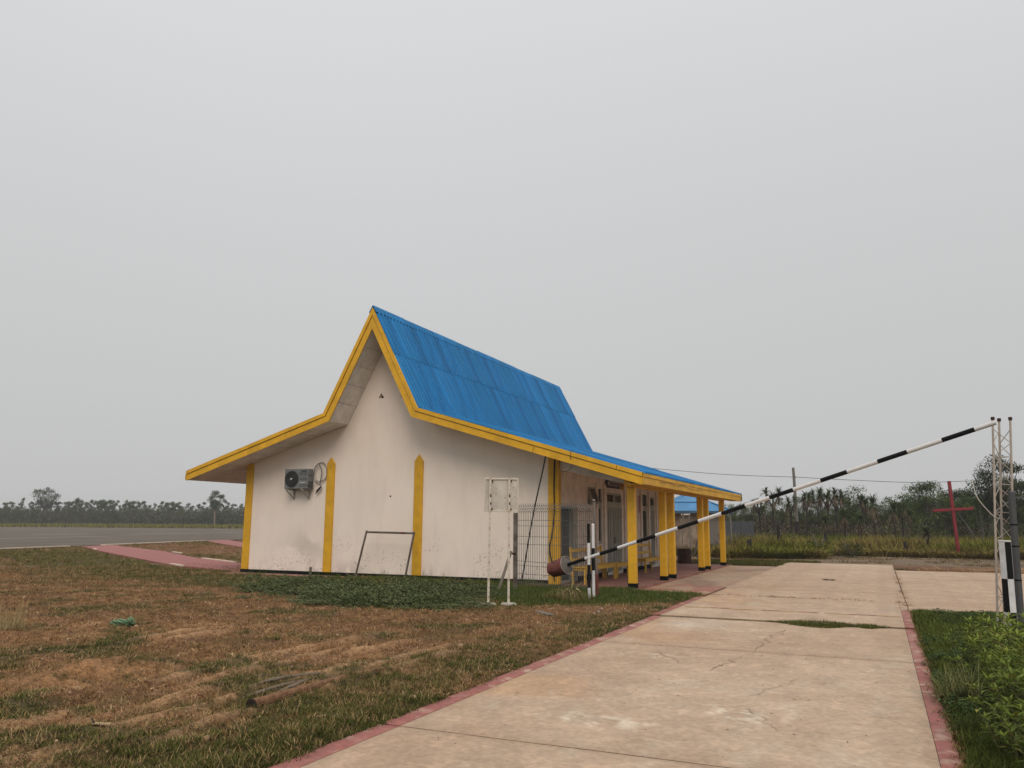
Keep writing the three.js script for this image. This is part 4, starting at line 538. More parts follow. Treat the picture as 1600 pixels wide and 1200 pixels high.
function leafBlade(S, o, a, e, len, w, col) { // folded lance-shaped leaf
  const f = dirv(a, e), s = [-Math.sin(a), 0, Math.cos(a)], u = [-Math.cos(a) * Math.sin(e), Math.cos(e), -Math.sin(a) * Math.sin(e)];
  const m = addv(o, f, len * 0.45), t = addv(addv(o, f, len), u, -len * 0.16), l = addv(addv(m, s, -w / 2), u, w * 0.22), r = addv(addv(m, s, w / 2), u, w * 0.22), c2 = col.map((x) => x * 0.93);
  S.tri(o, l, m, col); S.tri(l, t, m, col); S.tri(o, m, r, c2); S.tri(m, t, r, c2);
}
function scatter(name, label, geos, material, list, cat) { // one countless cover
  const root = geos.length > 1 ? new THREE.Group() : null; const out = [];
  geos.forEach((g, gi) => {
    const mine = list.filter((_, i) => i % geos.length === gi), m = shade(new THREE.InstancedMesh(g, material, mine.length)), M4 = new THREE.Matrix4(), q = new THREE.Quaternion(), Y = V(0, 1, 0), c = new THREE.Color(), tl = new THREE.Quaternion();
    mine.forEach((s, i) => { q.setFromAxisAngle(Y, s.t ?? 0); if (s.tilt) q.premultiply(tl.setFromAxisAngle(V(Math.cos(s.ta), 0, Math.sin(s.ta)), s.tilt)); M4.compose(V(s.x, s.y, s.z), q, V(s.s, s.sy ?? s.s, s.s)); m.setMatrixAt(i, M4); m.setColorAt(i, c.setRGB(...s.c)); });
    m.name = root ? 'tufts' : numbered(name); out.push(m); if (root) { m.userData.kind = 'stuff'; root.add(m); }
  });
  const o = root ?? out[0]; if (root) root.name = numbered(name); scene.add(o); return tag(o, label, cat, null, 'stuff');
}
function around(n, seed, r0, r1, pow, half = 0.66) { // candidate spots on the ground, denser towards the viewer
  const R = rng(seed), out = []; for (let i = 0; i < n; i++) { const r = r0 + (r1 - r0) * Math.pow(R(), pow), a = -YAW + (R() * 2 - 1) * half; out.push([EYE.x + Math.sin(a) * r, EYE.z - Math.cos(a) * r, r, R]); } return out;
}
{ // ground cover near the viewer
  const straw = [], green = [], weed = [], verge = [];
  for (const [x, z, r, R] of around(250000, 1001, 4.4, 34, 1.25, 0.86)) {
    const L = land(x, z); if (L.pd < 0.03 - 0.11 * Math.pow(noise(x * 3.1, z * 3.1, 333), 1.5) || x < -14) continue; if (L.pd < 0.06) L.y = Math.max(L.y, -0.004);
    const k = R(), far = 1 + Math.max(0, r - 9) * 0.03, base = { x, y: L.y, z, t: R() * 6.283, ta: R() * 6.283 };
    if (k < L.green) {
      if (L.right > 0.5) { const n = noise(x * 2.2, z * 2.2, 301); green.push({ ...base, s: (0.75 + 0.7 * R()) * far, sy: (0.6 + 0.9 * n + 0.5 * R()) * far * (z < 4.2 ? 0.6 : 1), c: tint([0.055, 0.082, 0.018], [0.115, 0.13, 0.034], R() * 0.8 + 0.2 * n) }); continue; }
      const h = L.gg > 0.4 ? (x < 4.3 ? 0.6 : 1.3 + 1.2 * step(0.8, 3, 3.2 - z)) : L.ge > 0.4 ? 1.4 : L.verge > 0.3 ? 0.75 : L.ll > 0.3 ? 0.8 : 0.6;
      const dry = L.gg > 0.5 ? 0.15 : L.ge > 0.5 ? 0.12 : 0.3;
      if (R() < dry) straw.push({ ...base, s: (0.7 + 0.7 * R()) * far, c: tint([0.22, 0.14, 0.07], [0.34, 0.25, 0.13], R()), tilt: R() * 0.3 });
      else green.push({ ...base, s: (0.7 + 0.5 * R()) * far, sy: h * (0.55 + 0.7 * R()) * (0.6 + 0.4 * L.green), c: L.gg > 0.5 ? tint([0.055, 0.08, 0.018], [0.13, 0.145, 0.04], R()) : L.ge > 0.5 ? tint([0.05, 0.078, 0.018], [0.10, 0.125, 0.035], R()) : tint([0.045, 0.056, 0.015], [0.125, 0.12, 0.038], R()) });
    } else if (k < 0.95 - 0.7 * L.rut - 0.5 * L.bare) { if (L.right > 0.5) continue; const n = fbm(x * 1.3, z * 1.3, 3, 305); straw.push({ ...base, s: (0.5 + 0.9 * R()) * far, sy: (0.3 + 0.75 * R() * (0.5 + n)) * far, c: tint(tint([0.13, 0.068, 0.03], R() < 0.15 ? [0.60, 0.44, 0.26] : [0.37, 0.225, 0.11], R()), [0.15, 0.115, 0.05], step(0.5, 0.7, n) * 0.7), tilt: R() * 0.5 }); }
  }
  for (const [x, z, r, R] of around(60000, 1003, 20, 78, 0.9)) { if (x > -1 || z < -48) continue; if (r < 34 && x > -14) continue; if (x < -20 && x - (-23.5 + (z) * 0.3) < 0 ) continue; if (polyD(PATH_A, x, z) < 0.1 || polyD(PATH_B, x, z) < 0.1) continue; const L = land(x, z), far = 1.6 + (r - 20) * 0.03, n = fbm(x * 0.35, z * 0.35, 3, 305); const g = R() < Math.max(L.ll, step(0.5, 0.62, n) * 0.6); (g ? green : straw).push({ x, y: L.y, z, t: R() * 6.283, ta: R() * 6, tilt: R() * 0.4, s: far * (0.7 + 0.6 * R()), sy: far * (0.4 + 0.5 * R()), c: g ? tint([0.085, 0.09, 0.022], [0.17, 0.145, 0.05], R()) : tint([0.19, 0.10, 0.05], [0.36, 0.22, 0.12], R()) }); }
  scatter('dry_grass', 'short dead brown grass covering the dusty ground', [tuft(11, 11, 0.055, 0.06, 0.0058, 1.35, 0.9), tuft(12, 10, 0.075, 0.08, 0.005, 1.5, 0.5), tuft(13, 12, 0.045, 0.06, 0.006, 1.2, 1.2)], grassMat, straw);
  scatter('green_grass', 'short green grass in patches and along the drive', [tuft(21, 14, 0.08, 0.06, 0.0052, 0.8, 1.0), tuft(22, 13, 0.095, 0.06, 0.005, 1.0, 1.2), tuft(23, 15, 0.065, 0.065, 0.0055, 0.7, 0.9)], grassMat, green);
  // creeping broad-leaved weeds before the gable
  const W3 = [31, 32].map((sd) => { const S = new Soup(), R = rng(sd); for (let i = 0; i < 16; i++) { const a = R() * 6.283, r = 0.14 * Math.sqrt(R()), y = 0.03 + 0.11 * R(), k = 0.75 + 0.5 * R(); leafBlade(S, [Math.cos(a) * r, y, Math.sin(a) * r], R() * 6.283, -0.1 + 0.5 * R(), 0.055 + 0.045 * R(), 0.035 + 0.025 * R(), [k, k, k * 0.97]); } return S.geo(); });
  const R = rng(41); for (let i = 0; i < 19000; i++) { const x = -1 + 13 * R(), z = 0.6 + 7.4 * R(), d = polyD(GABLE_GREEN, x, z) + (fbm(x * 0.9, z * 0.9, 3, 71) - 0.5) * 0.8; const dn = d + (fbm(x * 2.2, z * 2.2, 3, 312) - 0.5) * 1.5, front = step(-3.0, -1.4, dn) * step(0.75, -0.5, dn) * step(1.9, 3.0, z + (fbm(x * 1.1, z, 2, 315) - 0.5) * 2); if (R() > front * (0.03 + 0.55 * step(3.2, 6.0, x)) * step(0.36, 0.6, fbm(x * 1.5, z * 1.5, 2, 311) + 0.06)) continue; weed.push({ x, y: groundY(x, z) - 0.01, z, t: R() * 6.283, s: 0.8 + 0.6 * R(), sy: 0.5 + 1.1 * R() * step(0.1, -1.0, dn), c: tint([0.09, 0.115, 0.04], [0.20, 0.225, 0.12], R() * (0.5 + 0.5 * noise(x * 1.2, z * 1.2, 314))) }); }
  for (let i = 0; i < 2200; i++) { const x = 19.25 + 3 * R(), z = 3.6 + 9 * R(); if (noise(x * 1.4, z * 1.4, 313) < 0.45) continue; weed.push({ x, y: groundY(x, z) - 0.02, z, t: R() * 6.283, s: 0.5 + 0.4 * R(), c: tint([0.05, 0.085, 0.03], [0.085, 0.12, 0.045], R()) }); }
  scatter('creeping_weeds', 'low blue green leafy weeds spreading before the gable', W3, leafMat, weed);
  // weeds in the open joint of the drive
  const J = []; for (let i = 0; i < 3200; i++) { const x = 15.0 + 4.2 * R(), big = Math.exp(-(((x - 17.6) / 0.42) ** 2)) + 0.75 * Math.exp(-(((x - 18.55) / 0.2) ** 2)) + 0.8 * Math.exp(-(((x - 18.0) / 0.3) ** 2)); if (R() > 0.16 + big) continue; const z = 5.99 + (R() - 0.5) * 0.05 + big * (R() - 0.30) * 0.62; J.push({ x, y: z > 6.04 || z < 5.94 ? 0.0 : -0.03, z, t: R() * 6.283, s: 0.55 + 0.5 * R(), sy: 0.4 + 0.7 * big * R(), c: tint([0.065, 0.085, 0.02], [0.14, 0.13, 0.05], R()), tilt: R() * 0.5, ta: R() * 6 }); }
  for (let i = 0; i < 46; i++) { const a = R() * 6.283, r = 0.2 * Math.sqrt(R()); J.push({ x: 17.35 + Math.cos(a) * r, y: 0.01, z: -5.5 + Math.sin(a) * r * 1.6, t: R() * 6, s: 0.8, sy: 0.7, c: [0.12, 0.115, 0.07] }); J.push({ x: 19.2 + R() * 0.5, y: 0.01, z: -12.7 - R() * 0.6, t: R() * 6, s: 1, sy: 0.9, c: [0.08, 0.09, 0.03] }); }
  scatter('joint_weeds', 'weeds growing out of the open joint across the drive', [tuft(51, 9, 0.10, 0.06, 0.009, 1.1, 1.0)], grassMat, J);
  // longer grass: round the barrier, by the drive, tall pale stalks
  const T = []; const put = (x, z, n, r, s, cA, cB, sy = 1) => { for (let i = 0; i < n; i++) { const a = R() * 6.283, q = r * Math.sqrt(R()), X = x + Math.cos(a) * q, Z = z + Math.sin(a) * q; T.push({ x: X, y: groundY(X, Z) - 0.01, z: Z, t: R() * 6.283, s: s * (0.7 + 0.6 * R()), sy: s * sy * (0.7 + 0.6 * R()), c: tint(cA, cB, R()) }); } };
  put(12.75, 4.4, 60, 0.42, 0.75, [0.10, 0.10, 0.035], [0.24, 0.18, 0.08]); put(12.55, 3.7, 40, 0.5, 0.7, [0.07, 0.09, 0.025], [0.15, 0.14, 0.05]); put(12.2, 4.6, 40, 0.5, 0.55, [0.07, 0.085, 0.025], [0.13, 0.125, 0.045]);
  put(11.7, 2.9, 60, 0.6, 0.6, [0.05, 0.085, 0.02], [0.09, 0.12, 0.03]); put(10.9, 3.1, 40, 0.4, 0.7, [0.05, 0.085, 0.02], [0.09, 0.12, 0.03]); put(13.0, 3.8, 16, 0.14, 0.5, [0.10, 0.10, 0.035], [0.2, 0.16, 0.07]);
  put(19.36, 11.75, 26, 0.15, 1.0, [0.12, 0.135, 0.05], [0.22, 0.22, 0.10]); put(19.45, 11.0, 24, 0.25, 0.7, [0.08, 0.10, 0.03], [0.14, 0.15, 0.06]); put(19.3, 13.0, 30, 0.14, 0.5, [0.05, 0.075, 0.02], [0.10, 0.11, 0.04]); put(20.45, 6.5, 14, 0.15, 0.4, [0.1, 0.1, 0.03], [0.16, 0.14, 0.05]);
  for (let i = 0; i < 40; i++) put(0.5 + R() * 10, 0.75 + R() * 1.0, 3, 0.2, 0.5 + 0.4 * R(), [0.045, 0.085, 0.018], [0.085, 0.12, 0.03]);
  for (let i = 0; i < 46; i++) { const x = 3.5 + 9.5 * R(), z = 7.5 + 7.5 * R(); put(x, z, 5 + Math.floor(9 * R()), 0.08 + 0.2 * R() * R(), 0.18 + 0.16 * R(), [0.045, 0.07, 0.016], [0.10, 0.125, 0.035]); }
  put(12.3, 4.3, 40, 0.55, 0.75, [0.05, 0.075, 0.02], [0.13, 0.135, 0.045]); put(12.6, 4.2, 26, 0.3, 0.8, [0.22, 0.16, 0.08], [0.36, 0.28, 0.15]);
  put(7.0, 12.5, 12, 0.2, 0.65, [0.30, 0.25, 0.12], [0.42, 0.36, 0.2], 2.2); put(9.5, 16.4, 9, 0.3, 0.5, [0.25, 0.2, 0.09], [0.38, 0.31, 0.17], 1.5); put(7.6, 10.8, 6, 0.2, 0.6, [0.12, 0.13, 0.04], [0.2, 0.2, 0.07]);
  scatter('tall_grass', 'longer grass and pale dry stalks round the barrier foot', [tuft(61, 22, 0.38, 0.07, 0.0065, 0.85, 1.5, 0.3, 4), tuft(62, 24, 0.36, 0.08, 0.006, 1.0, 1.9, 0.3, 4)], grassMat, T);
}
{ // the field beyond the drive
  const F = [], R = rng(70);
  for (let i = 0; i < 52000; i++) {
    const dep = 40 + 58 * Math.pow(R(), 1.5), t = 0.17 + R() * 0.52, lat = dep * t, x = EYE.x + lat * Math.cos(YAW) - dep * Math.sin(YAW), z = EYE.z - lat * Math.sin(YAW) - dep * Math.cos(YAW);
    const edge = (x > 16 ? -26.6 : -20.6 - Math.max(0, 12 - x) * 0.8) + (fbm(x * 0.35, 1.2, 3, 401) - 0.5) * 2.2; if (z > edge) continue;
    const n = fbm(x * 0.12, z * 0.12, 3, 403), m = fbm(x * 0.5, z * 0.5, 2, 405), fr = step(-5, -0.5, z - edge), brown = clamp(step(0.46, 0.60, n) + 0.85 * fr * step(0.3, 0.5, m) * step(13, 18, x));
    F.push({ x, y: -0.03, z, t: R() * 6.283, s: 0.8 + 0.5 * R(), sy: (0.40 + 0.55 * R()) * (0.55 + 0.8 * m) * (1 - 0.4 * fr), c: tint(tint(m > 0.6 ? [0.075, 0.10, 0.016] : [0.12, 0.15, 0.016], [0.225, 0.25, 0.03], R() * (0.4 + n)), tint([0.19, 0.125, 0.05], [0.29, 0.20, 0.085], R()), brown * (0.4 + 0.6 * R())) });
  }
  scatter('field_grass', 'tall yellow green and brown grass filling the field below the trees', [tuft(71, 11, 1.15, 0.30, 0.034, 0.55, 0.9, 0.35, 3), tuft(72, 10, 1.0, 0.34, 0.03, 0.7, 1.1, 0.35, 3)], grassMat, F);
  const D = []; for (let i = 0; i < 1500; i++) { const x = 12 + 20 * R(), z = -17.2 - R() * 9; if (noise(x * 0.8, z * 0.8, 411) < 0.55) continue; D.push({ x, y: 0, z, t: R() * 6, s: 1 + R(), sy: 0.5 + R(), c: tint([0.2, 0.13, 0.06], [0.14, 0.12, 0.04], R()) }); }
  for (let i = 0; i < 2600; i++) { const x = 13.3 + 3 * R() - (R() < 0.5 ? 3 * R() : 0), z = -13.8 - R() * 4.2; if (x > 15 && z > -17.1) continue; D.push({ x, y: 0, z, t: R() * 6, s: 1 + R() * 0.6, sy: 0.8 + R() * 0.8, c: tint([0.06, 0.085, 0.02], [0.14, 0.12, 0.04], R()) }); }
  scatter('roadside_grass', 'sparse low grass on the dirt between drive and field', [tuft(73, 9, 0.11, 0.12, 0.013, 0.9, 1.0)], grassMat, D);
  const Y = []; for (let i = 0; i < 3000; i++) { const dep = 195 + 60 * R(), t = -0.66 + 0.36 * R(), lat = dep * t, x = EYE.x + lat * Math.cos(YAW) - dep * Math.sin(YAW), z = EYE.z - lat * Math.sin(YAW) - dep * Math.cos(YAW); if (noise(x * 0.02, z * 0.02, 421) < 0.4) continue; Y.push({ x, y: 0, z, t: R() * 6, s: 2.2, sy: 0.75 + 0.4 * R(), c: tint([0.17, 0.16, 0.02], [0.20, 0.14, 0.05], R() * R()) }); }
  scatter('far_grass', 'yellowish grass strip along the far side of the runway', [tuft(74, 12, 1.0, 0.5, 0.06, 0.7, 0.9)], grassMat, Y);
}

// ───────────────────────── trees ─────────────────────────
function spot(px, depth) { const lat = depth * (px - 800) / 1272; return [EYE.x + lat * Math.cos(YAW) - depth * Math.sin(YAW), EYE.z - lat * Math.sin(YAW) - depth * Math.cos(YAW)]; }
function tree(name, label, group, seed, o) { // unit-scaled prototypes: height 1 = o.h metres
  const R = rng(seed), t = new THREE.Group(); t.name = name; tag(t, label, 'tree', group);
  const wood = [], S = new Soup(), h = o.h, cl = [], lean = (R() - 0.5) * 0.06 * h, top = V(lean, h * o.fork, (R() - 0.5) * 0.05 * h);
  wood.push(rod(V(0, -0.2, 0), top, o.r, o.r * 0.65, 7));
  for (let i = 0; i < o.limbs; i++) {
    const a = i / o.limbs * 6.283 + R(), e = o.flat ? 0.15 + 0.9 * R() : 0.3 + 1.1 * R(), hh = o.fork * h + (h - o.fork * h) * (o.flat ? 0.55 + 0.45 * R() : 0.08 + 0.92 * Math.pow(R(), o.spire ?? 1)), rr = o.w * (0.35 + 0.65 * R()) * (o.flat ? 1 : Math.sin(Math.PI * clamp(0.12 + 0.8 * (hh - o.fork * h) / (h - o.fork * h)))), c = V(lean + Math.cos(a) * rr, hh, Math.sin(a) * rr), from = V().lerpVectors(V(0, 0, 0), top, 0.72 + 0.28 * R());
    const mid = from.clone().lerp(c, 0.55).add(V(0, -0.05 * h * R(), 0)); wood.push(rod(from, mid, o.r * 0.42, o.r * 0.26, 5), rod(mid, c, o.r * 0.26, o.r * 0.1, 5)); cl.push([c, 1]); if (R() < 0.75) cl.push([mid.clone().add(V((R() - 0.5) * 0.4, 0.25 * R(), (R() - 0.5) * 0.4)), 0.7]);
  }
  cl.push([V(lean, h * 0.97, 0), 0.8]);
  for (const [c, k] of cl) { const tone = 0.6 + 0.75 * R(), rad = o.clump * k * (0.7 + 0.6 * R()); for (let i = 0; i < o.leaves; i++) { const d = dirv(R() * 6.283, Math.asin(R() * 2 - 1)), q = rad * Math.pow(R(), 0.45), p = [c.x + d[0] * q, c.y + d[1] * q * 0.62, c.z + d[2] * q], a = R() * 6.283, e = (R() - 0.5) * 2.0, s = o.leaf * (0.6 + 0.8 * R()), f = dirv(a, e), w = [-Math.sin(a) * 0.3, 0.06 * (R() - 0.5), Math.cos(a) * 0.3], kk = tone * (0.75 + 0.5 * R()); S.tri(addv(p, w, s), addv(p, w, -s), addv(p, f, s * 1.5), [kk * o.c[0], kk * o.c[1], kk * o.c[2]]); } }
  part(t, 'trunk', wood.map((g) => g), o.bark); part(t, 'crown', S.geo(), leafMat); return t;
}
function screwPalm(name, label, group, seed, o) {
  const R = rng(seed), t = new THREE.Group(); t.name = name; tag(t, label, 'palm tree', group);
  const wood = [], S = new Soup(), D = new Soup(), h = o.h, heads = [], fork = V((R() - 0.5) * 0.3, h * 0.62, (R() - 0.5) * 0.3); wood.push(rod(V(0, -0.2, 0), fork, 0.10, 0.075, 7));
  for (let i = 0; i < o.heads; i++) { const a = i / o.heads * 6.283 + R(), c = V(fork.x + Math.cos(a) * (o.heads > 1 ? 0.2 + 0.5 * R() : 0.08), h * (0.72 + 0.2 * R()), fork.z + Math.sin(a) * (o.heads > 1 ? 0.2 + 0.5 * R() : 0.08)); wood.push(rod(fork, c, 0.06, 0.05, 6)); heads.push(c); }
  for (const c of heads) {
    for (let i = 0; i < o.n; i++) { const e = -0.35 + 1.85 * Math.pow(R(), 0.8), k = 0.6 + 0.8 * R(); blade(S, [c.x, c.y + 0.1 * R(), c.z], R() * 6.283, e, o.len * (0.7 + 0.5 * R()), 0.085, 1.0 + 0.6 * R(), [0.06 * k, 0.08 * k, 0.025 * k], 3); }
    for (let i = 0; i < o.dead; i++) { const k = 0.6 + 0.8 * R(); blade(D, [c.x, c.y - 0.1 - 0.35 * R(), c.z], R() * 6.283, -0.5 - 0.7 * R(), o.len * (0.7 + 0.6 * R()), 0.07, 0.7, [0.115 * k, 0.092 * k, 0.062 * k], 3); }
  }
  part(t, 'trunk', wood, o.bark); part(t, 'crown', S.geo(), leafMat); part(t, 'dead_leaves', D.geo(), grassMat); return t;
}
{
  const barkD = barkMat([0.045, 0.038, 0.032]), barkG = barkMat([0.15, 0.135, 0.115]), barkP = barkMat([0.42, 0.38, 0.33]);
  const G1 = 'scrub trees along the right-hand wood', G2 = 'screw palms along the wood', G3 = 'distant trees beyond the runway', G4 = 'broad trees of the wood';
  const green = [0.07, 0.108, 0.024], dull = [0.09, 0.115, 0.04], far = [0.062, 0.09, 0.03];
  const P = {
    s: [0, 1, 2].map((i) => tree('scrub_tree', 'thin scrub tree among many at the edge of the wood', G1, 810 + i, { h: 5, r: 0.06, fork: 0.42, limbs: 13, w: 1.2, clump: 0.55, leaves: 80, leaf: 0.12, c: i === 1 ? dull : green, bark: barkG })),
    b: [0, 1].map((i) => tree('broadleaf_tree', 'broad dark leafy tree in the wood behind the cross', G4, 820 + i, { h: 5.6, r: 0.13, fork: 0.38, limbs: 15, w: 2.1, clump: 0.85, leaves: 150, leaf: 0.15, c: green, bark: barkG })),
    p: [0, 1].map((i) => screwPalm('screw_palm', 'screw palm with spiky heads and hanging dead leaves', G2, 830 + i, { h: 4.8, heads: 3 + i, n: 70, len: 0.75, dead: 34, bark: barkD })),
    P: [0].map(() => screwPalm('screw_palm', 'screw palm with spiky heads and hanging dead leaves', G2, 835, { h: 4.4, heads: 1, n: 110, len: 1.25, dead: 80, bark: barkD })),
    f: [0, 1, 2].map((i) => tree('distant_tree', 'hazy dark tree in the line beyond the runway', G3, 840 + i, { h: 8, r: 0.14, fork: 0.12, spire: 1.35, limbs: 26 + 4 * i, w: 2.5 + 0.5 * i, clump: 0.62, leaves: 60, leaf: 0.30, c: i === 2 ? [0.085, 0.115, 0.036] : i ? far : [0.055, 0.078, 0.026], bark: i === 1 ? barkP : barkG })),
    u: [tree('distant_tree', 'hazy dark tree in the line beyond the runway', G3, 850, { h: 8, r: 0.22, fork: 0.7, limbs: 14, w: 3.6, clump: 0.8, leaves: 80, leaf: 0.32, c: far, flat: true, bark: barkG })],
    B: [tree('broadleaf_tree', 'tallest leafy tree on the right behind the lattice mast', null, 860, { h: 8, r: 0.2, fork: 0.35, limbs: 30, w: 2.3, clump: 0.8, leaves: 190, leaf: 0.15, c: [0.05, 0.064, 0.03], bark: barkG })],
    T: [tree('distant_tree', 'large airy tree rising highest of the left tree line', null, 870, { h: 13, r: 0.3, fork: 0.5, limbs: 26, w: 5.8, clump: 1.5, leaves: 90, leaf: 0.38, c: far, bark: barkG })],
    G: [tree('pale_trunk_tree', 'tall tree with bare pale trunk left of the terminal', null, 880, { h: 13, r: 0.3, fork: 0.55, limbs: 22, w: 4.2, clump: 1.25, leaves: 95, leaf: 0.38, c: far, bark: barkP })],
  };
  const used = new Set(), R = rng(890);
  function plant(kind, px, top, depth) {
    const list = P[kind], src = list[Math.floor(R() * list.length)], first = !used.has(src), t = first ? src : src.clone(); used.add(src);
    const hor = 813 + px * 0.0063, h = 1.6 + (hor - top) * depth / 1272, bb = new THREE.Box3().setFromObject(src, true).max.y / (src.scale.y || 1);
    if (!src.userData0) src.userData0 = 0; const base = P.size ?? (P.size = new Map()); if (!base.has(src)) base.set(src, bb);
    const k = h / base.get(src), kw = kind === 'f' || kind === 'u' ? (kind === 'u' ? 0.7 + 0.25 * R() : 0.65 + 0.45 * R()) * Math.max(k, 0.85) : Math.max(k, 0.7) * (0.85 + 0.3 * R()), [x, z] = spot(px, depth);
    t.name = numbered(src.name.replace(/_\d\d\d$/, '')); t.position.set(x, -0.02, z); t.scale.set(kw, k, kw); t.rotation.y = R() * 6.283; scene.add(t); return t;
  }
  // right-hand wood: the front row, then fillers
  const row = { p: [[1190, 776, 70], [1211, 757, 66], [1238, 770, 68], [1262, 763, 66], [1281, 760, 70], [1296, 757, 66], [1309, 760, 68], [1352, 768, 70], [1412, 782, 58]], P: [[1369, 765, 56], [1401, 776, 55], [1320, 788, 58], [1447, 818, 47], [1290, 800, 57], [1345, 798, 60]], b: [[1336, 757, 76], [1422, 768, 70], [1436, 755, 74], [1452, 750, 72], [1468, 752, 74], [1500, 764, 72], [1518, 762, 76], [1535, 748, 74], [1585, 742, 70], [1608, 748, 66]], s: [[1148, 792, 74], [1160, 786, 76], [1172, 783, 72], [1204, 779, 78], [1224, 776, 74], [1250, 774, 76], [1271, 772, 78], [1288, 770, 80], [1318, 770, 74], [1327, 776, 68], [1360, 776, 76], [1384, 782, 70], [1392, 774, 78], [1410, 774, 78], [1482, 768, 66], [1510, 775, 64], [1530, 780, 62]], B: [[1562, 706, 62]] };
  const ORD = ['first', 'second', 'third', 'fourth', 'fifth', 'sixth', 'seventh', 'eighth', 'ninth', 'tenth', 'eleventh', 'twelfth', 'thirteenth', 'fourteenth', 'fifteenth', 'sixteenth', 'seventeenth', 'eighteenth', 'nineteenth', 'twentieth'];
  function order(list, marks, noun, tail, make) { // each of the front row told apart by its count from a landmark
    const seen = new Map(); for (const a of [...list].sort((p, q) => p[0] - q[0])) { let best = null; for (const [mx, side, phrase, lo, hi] of marks) if (a[0] >= lo && a[0] < hi) best = [mx, side, phrase]; const key = best[2] + best[1]; if (!seen.has(key)) seen.set(key, []); seen.get(key).push([a, best]); }
    for (const l of seen.values()) { l.sort((p, q) => Math.abs(p[0][0] - p[1][0]) - Math.abs(q[0][0] - q[1][0])); l.forEach(([a, [, side, phrase]], i) => tag(make(a), `${ORD[i]} ${noun} to the ${side} of the ${phrase}${tail}`)); }
  }
  const MR = [[1243, 'left', 'power pole', 0, 1243], [1243, 'right', 'power pole', 1243, 1415], [1490, 'left', 'red cross', 1415, 1490], [1490, 'right', 'red cross', 1490, 9999]], ML = [[70, 'left', 'large airy tree', -999, 70], [70, 'right', 'large airy tree', 70, 337], [337, 'right', 'pale trunked tree', 337, 999]];
  const NOUN = { s: 'thin scrub tree', b: 'broad leafy tree', p: 'many headed screw palm', P: 'single headed spiky palm' };
  for (const [k, l] of Object.entries(row)) if (k === 'B') plant(k, ...l[0]); else order(l, MR, NOUN[k], ', front of wood', (a) => plant(k, ...a));
  const fill = (k, ...a) => tag(plant(k, ...a), { p: 'screw palm deep inside the right-hand wood', s: 'thin scrub tree deep inside the right-hand wood', b: 'broad leafy tree deep inside the right-hand wood' }[k], k === 'p' ? 'palm tree' : 'tree', { p: 'palms inside the wood', s: 'scrub trees inside the wood', b: 'broad trees inside the wood' }[k]);
  for (let px = 1130; px < 1620; px += 13) { fill(R() < 0.2 ? 'p' : 's', px + 6 * R(), 783 + 14 * R() - (px > 1420 ? 14 : 0), 84 + 12 * R()); }
  for (let px = 1136; px < 1430; px += 24) fill('b', px + 9 * R(), 788 + 12 * R(), 96 + 8 * R());
  for (let px = 1425; px < 1620; px += 26) fill('b', px + 9 * R(), 772 + 12 * R(), 80 + 8 * R());
  // left: across the runway
  const FL = []; for (const [px, top] of [[-8, 786], [8, 788], [20, 783], [34, 779], [50, 786], [88, 784], [104, 785], [118, 780], [142, 787], [180, 786], [196, 784], [222, 788], [234, 791], [252, 789], [285, 793], [300, 791], [318, 792], [352, 786], [362, 789], [376, 791], [392, 788]].slice(0, 22)) FL.push([px, top + 6 * R() - 6]);
  order(FL, ML, 'rounded hazy tree', ' beyond runway', (a) => plant('f', ...a, 235 + 14 * R()));
  order([[126, 779], [156, 779], [168, 780], [208, 781], [268, 784]], ML, 'flat topped tree', ' beyond runway', (a) => plant('u', ...a, 232 + 8 * R()));
  plant('T', 70, 760, 240); plant('G', 337, 765, 225);
  for (let px = -20; px < 425; px += 8) tag(plant('f', px + 8 * R(), 781 + 9 * R(), 250 + 22 * R()), 'hazy tree in the back row beyond the runway', 'tree', 'back row of trees beyond the runway');
  // undergrowth of both woods
  const brush = [901, 902].map((sd) => { const S = new Soup(), Q = rng(sd); for (let i = 0; i < 7; i++) { const a = Q() * 6.283, r = 0.6 * Math.sqrt(Q()); blade(S, [Math.cos(a) * r, 0, Math.sin(a) * r], Q() * 6.283, 1.2 + 0.35 * Q(), 1.5 + 1.2 * Q(), 0.06, 0.25, [0.75, 0.68, 0.6], 2); } for (let i = 0; i < 150; i++) { const a = Q() * 6.283, r = 0.9 * Math.sqrt(Q()), y = 0.2 + 2.3 * Q() * Q(), k = 0.6 + 0.8 * Q(); leafBlade(S, [Math.cos(a) * r, y, Math.sin(a) * r], Q() * 6.283, -0.9 + 1.4 * Q(), 0.28, 0.1, [k, k, k * 0.95]); } return S.geo(); });
  const U = []; for (let i = 0; i < 1100; i++) { const px = 1120 + 500 * R(), dep = 66 + 34 * R(), [x, z] = spot(px, dep), g = px > 1420 ? 0.7 : 0.22; U.push({ x, y: -0.05, z, t: R() * 6.283, s: 0.75 + 0.5 * R(), sy: (0.55 + 0.65 * R()) * (dep > 76 ? 1.25 : 0.8), c: R() < g ? tint([0.05, 0.068, 0.024], [0.09, 0.105, 0.045], R()) : tint([0.085, 0.07, 0.05], [0.19, 0.155, 0.115], R()) }); }
  scatter('undergrowth', 'grey brown brush and dead stalks between the trunks of the wood', brush, grassMat, U);
  const U2 = []; for (let i = 0; i < 1400; i++) { const [x, z] = spot(-40 + 480 * R(), 228 + 50 * R()); U2.push({ x, y: -0.05, z, t: R() * 6.283, s: 2.0 + 0.8 * R(), sy: 1.3 + 1.3 * R(), c: R() < 0.82 ? tint([0.045, 0.062, 0.024], [0.085, 0.105, 0.042], R()) : tint([0.11, 0.09, 0.065], [0.16, 0.13, 0.10], R()) }); }
  scatter('distant_undergrowth', 'dark brush at the foot of the trees beyond the runway', brush, grassMat, U2);
}
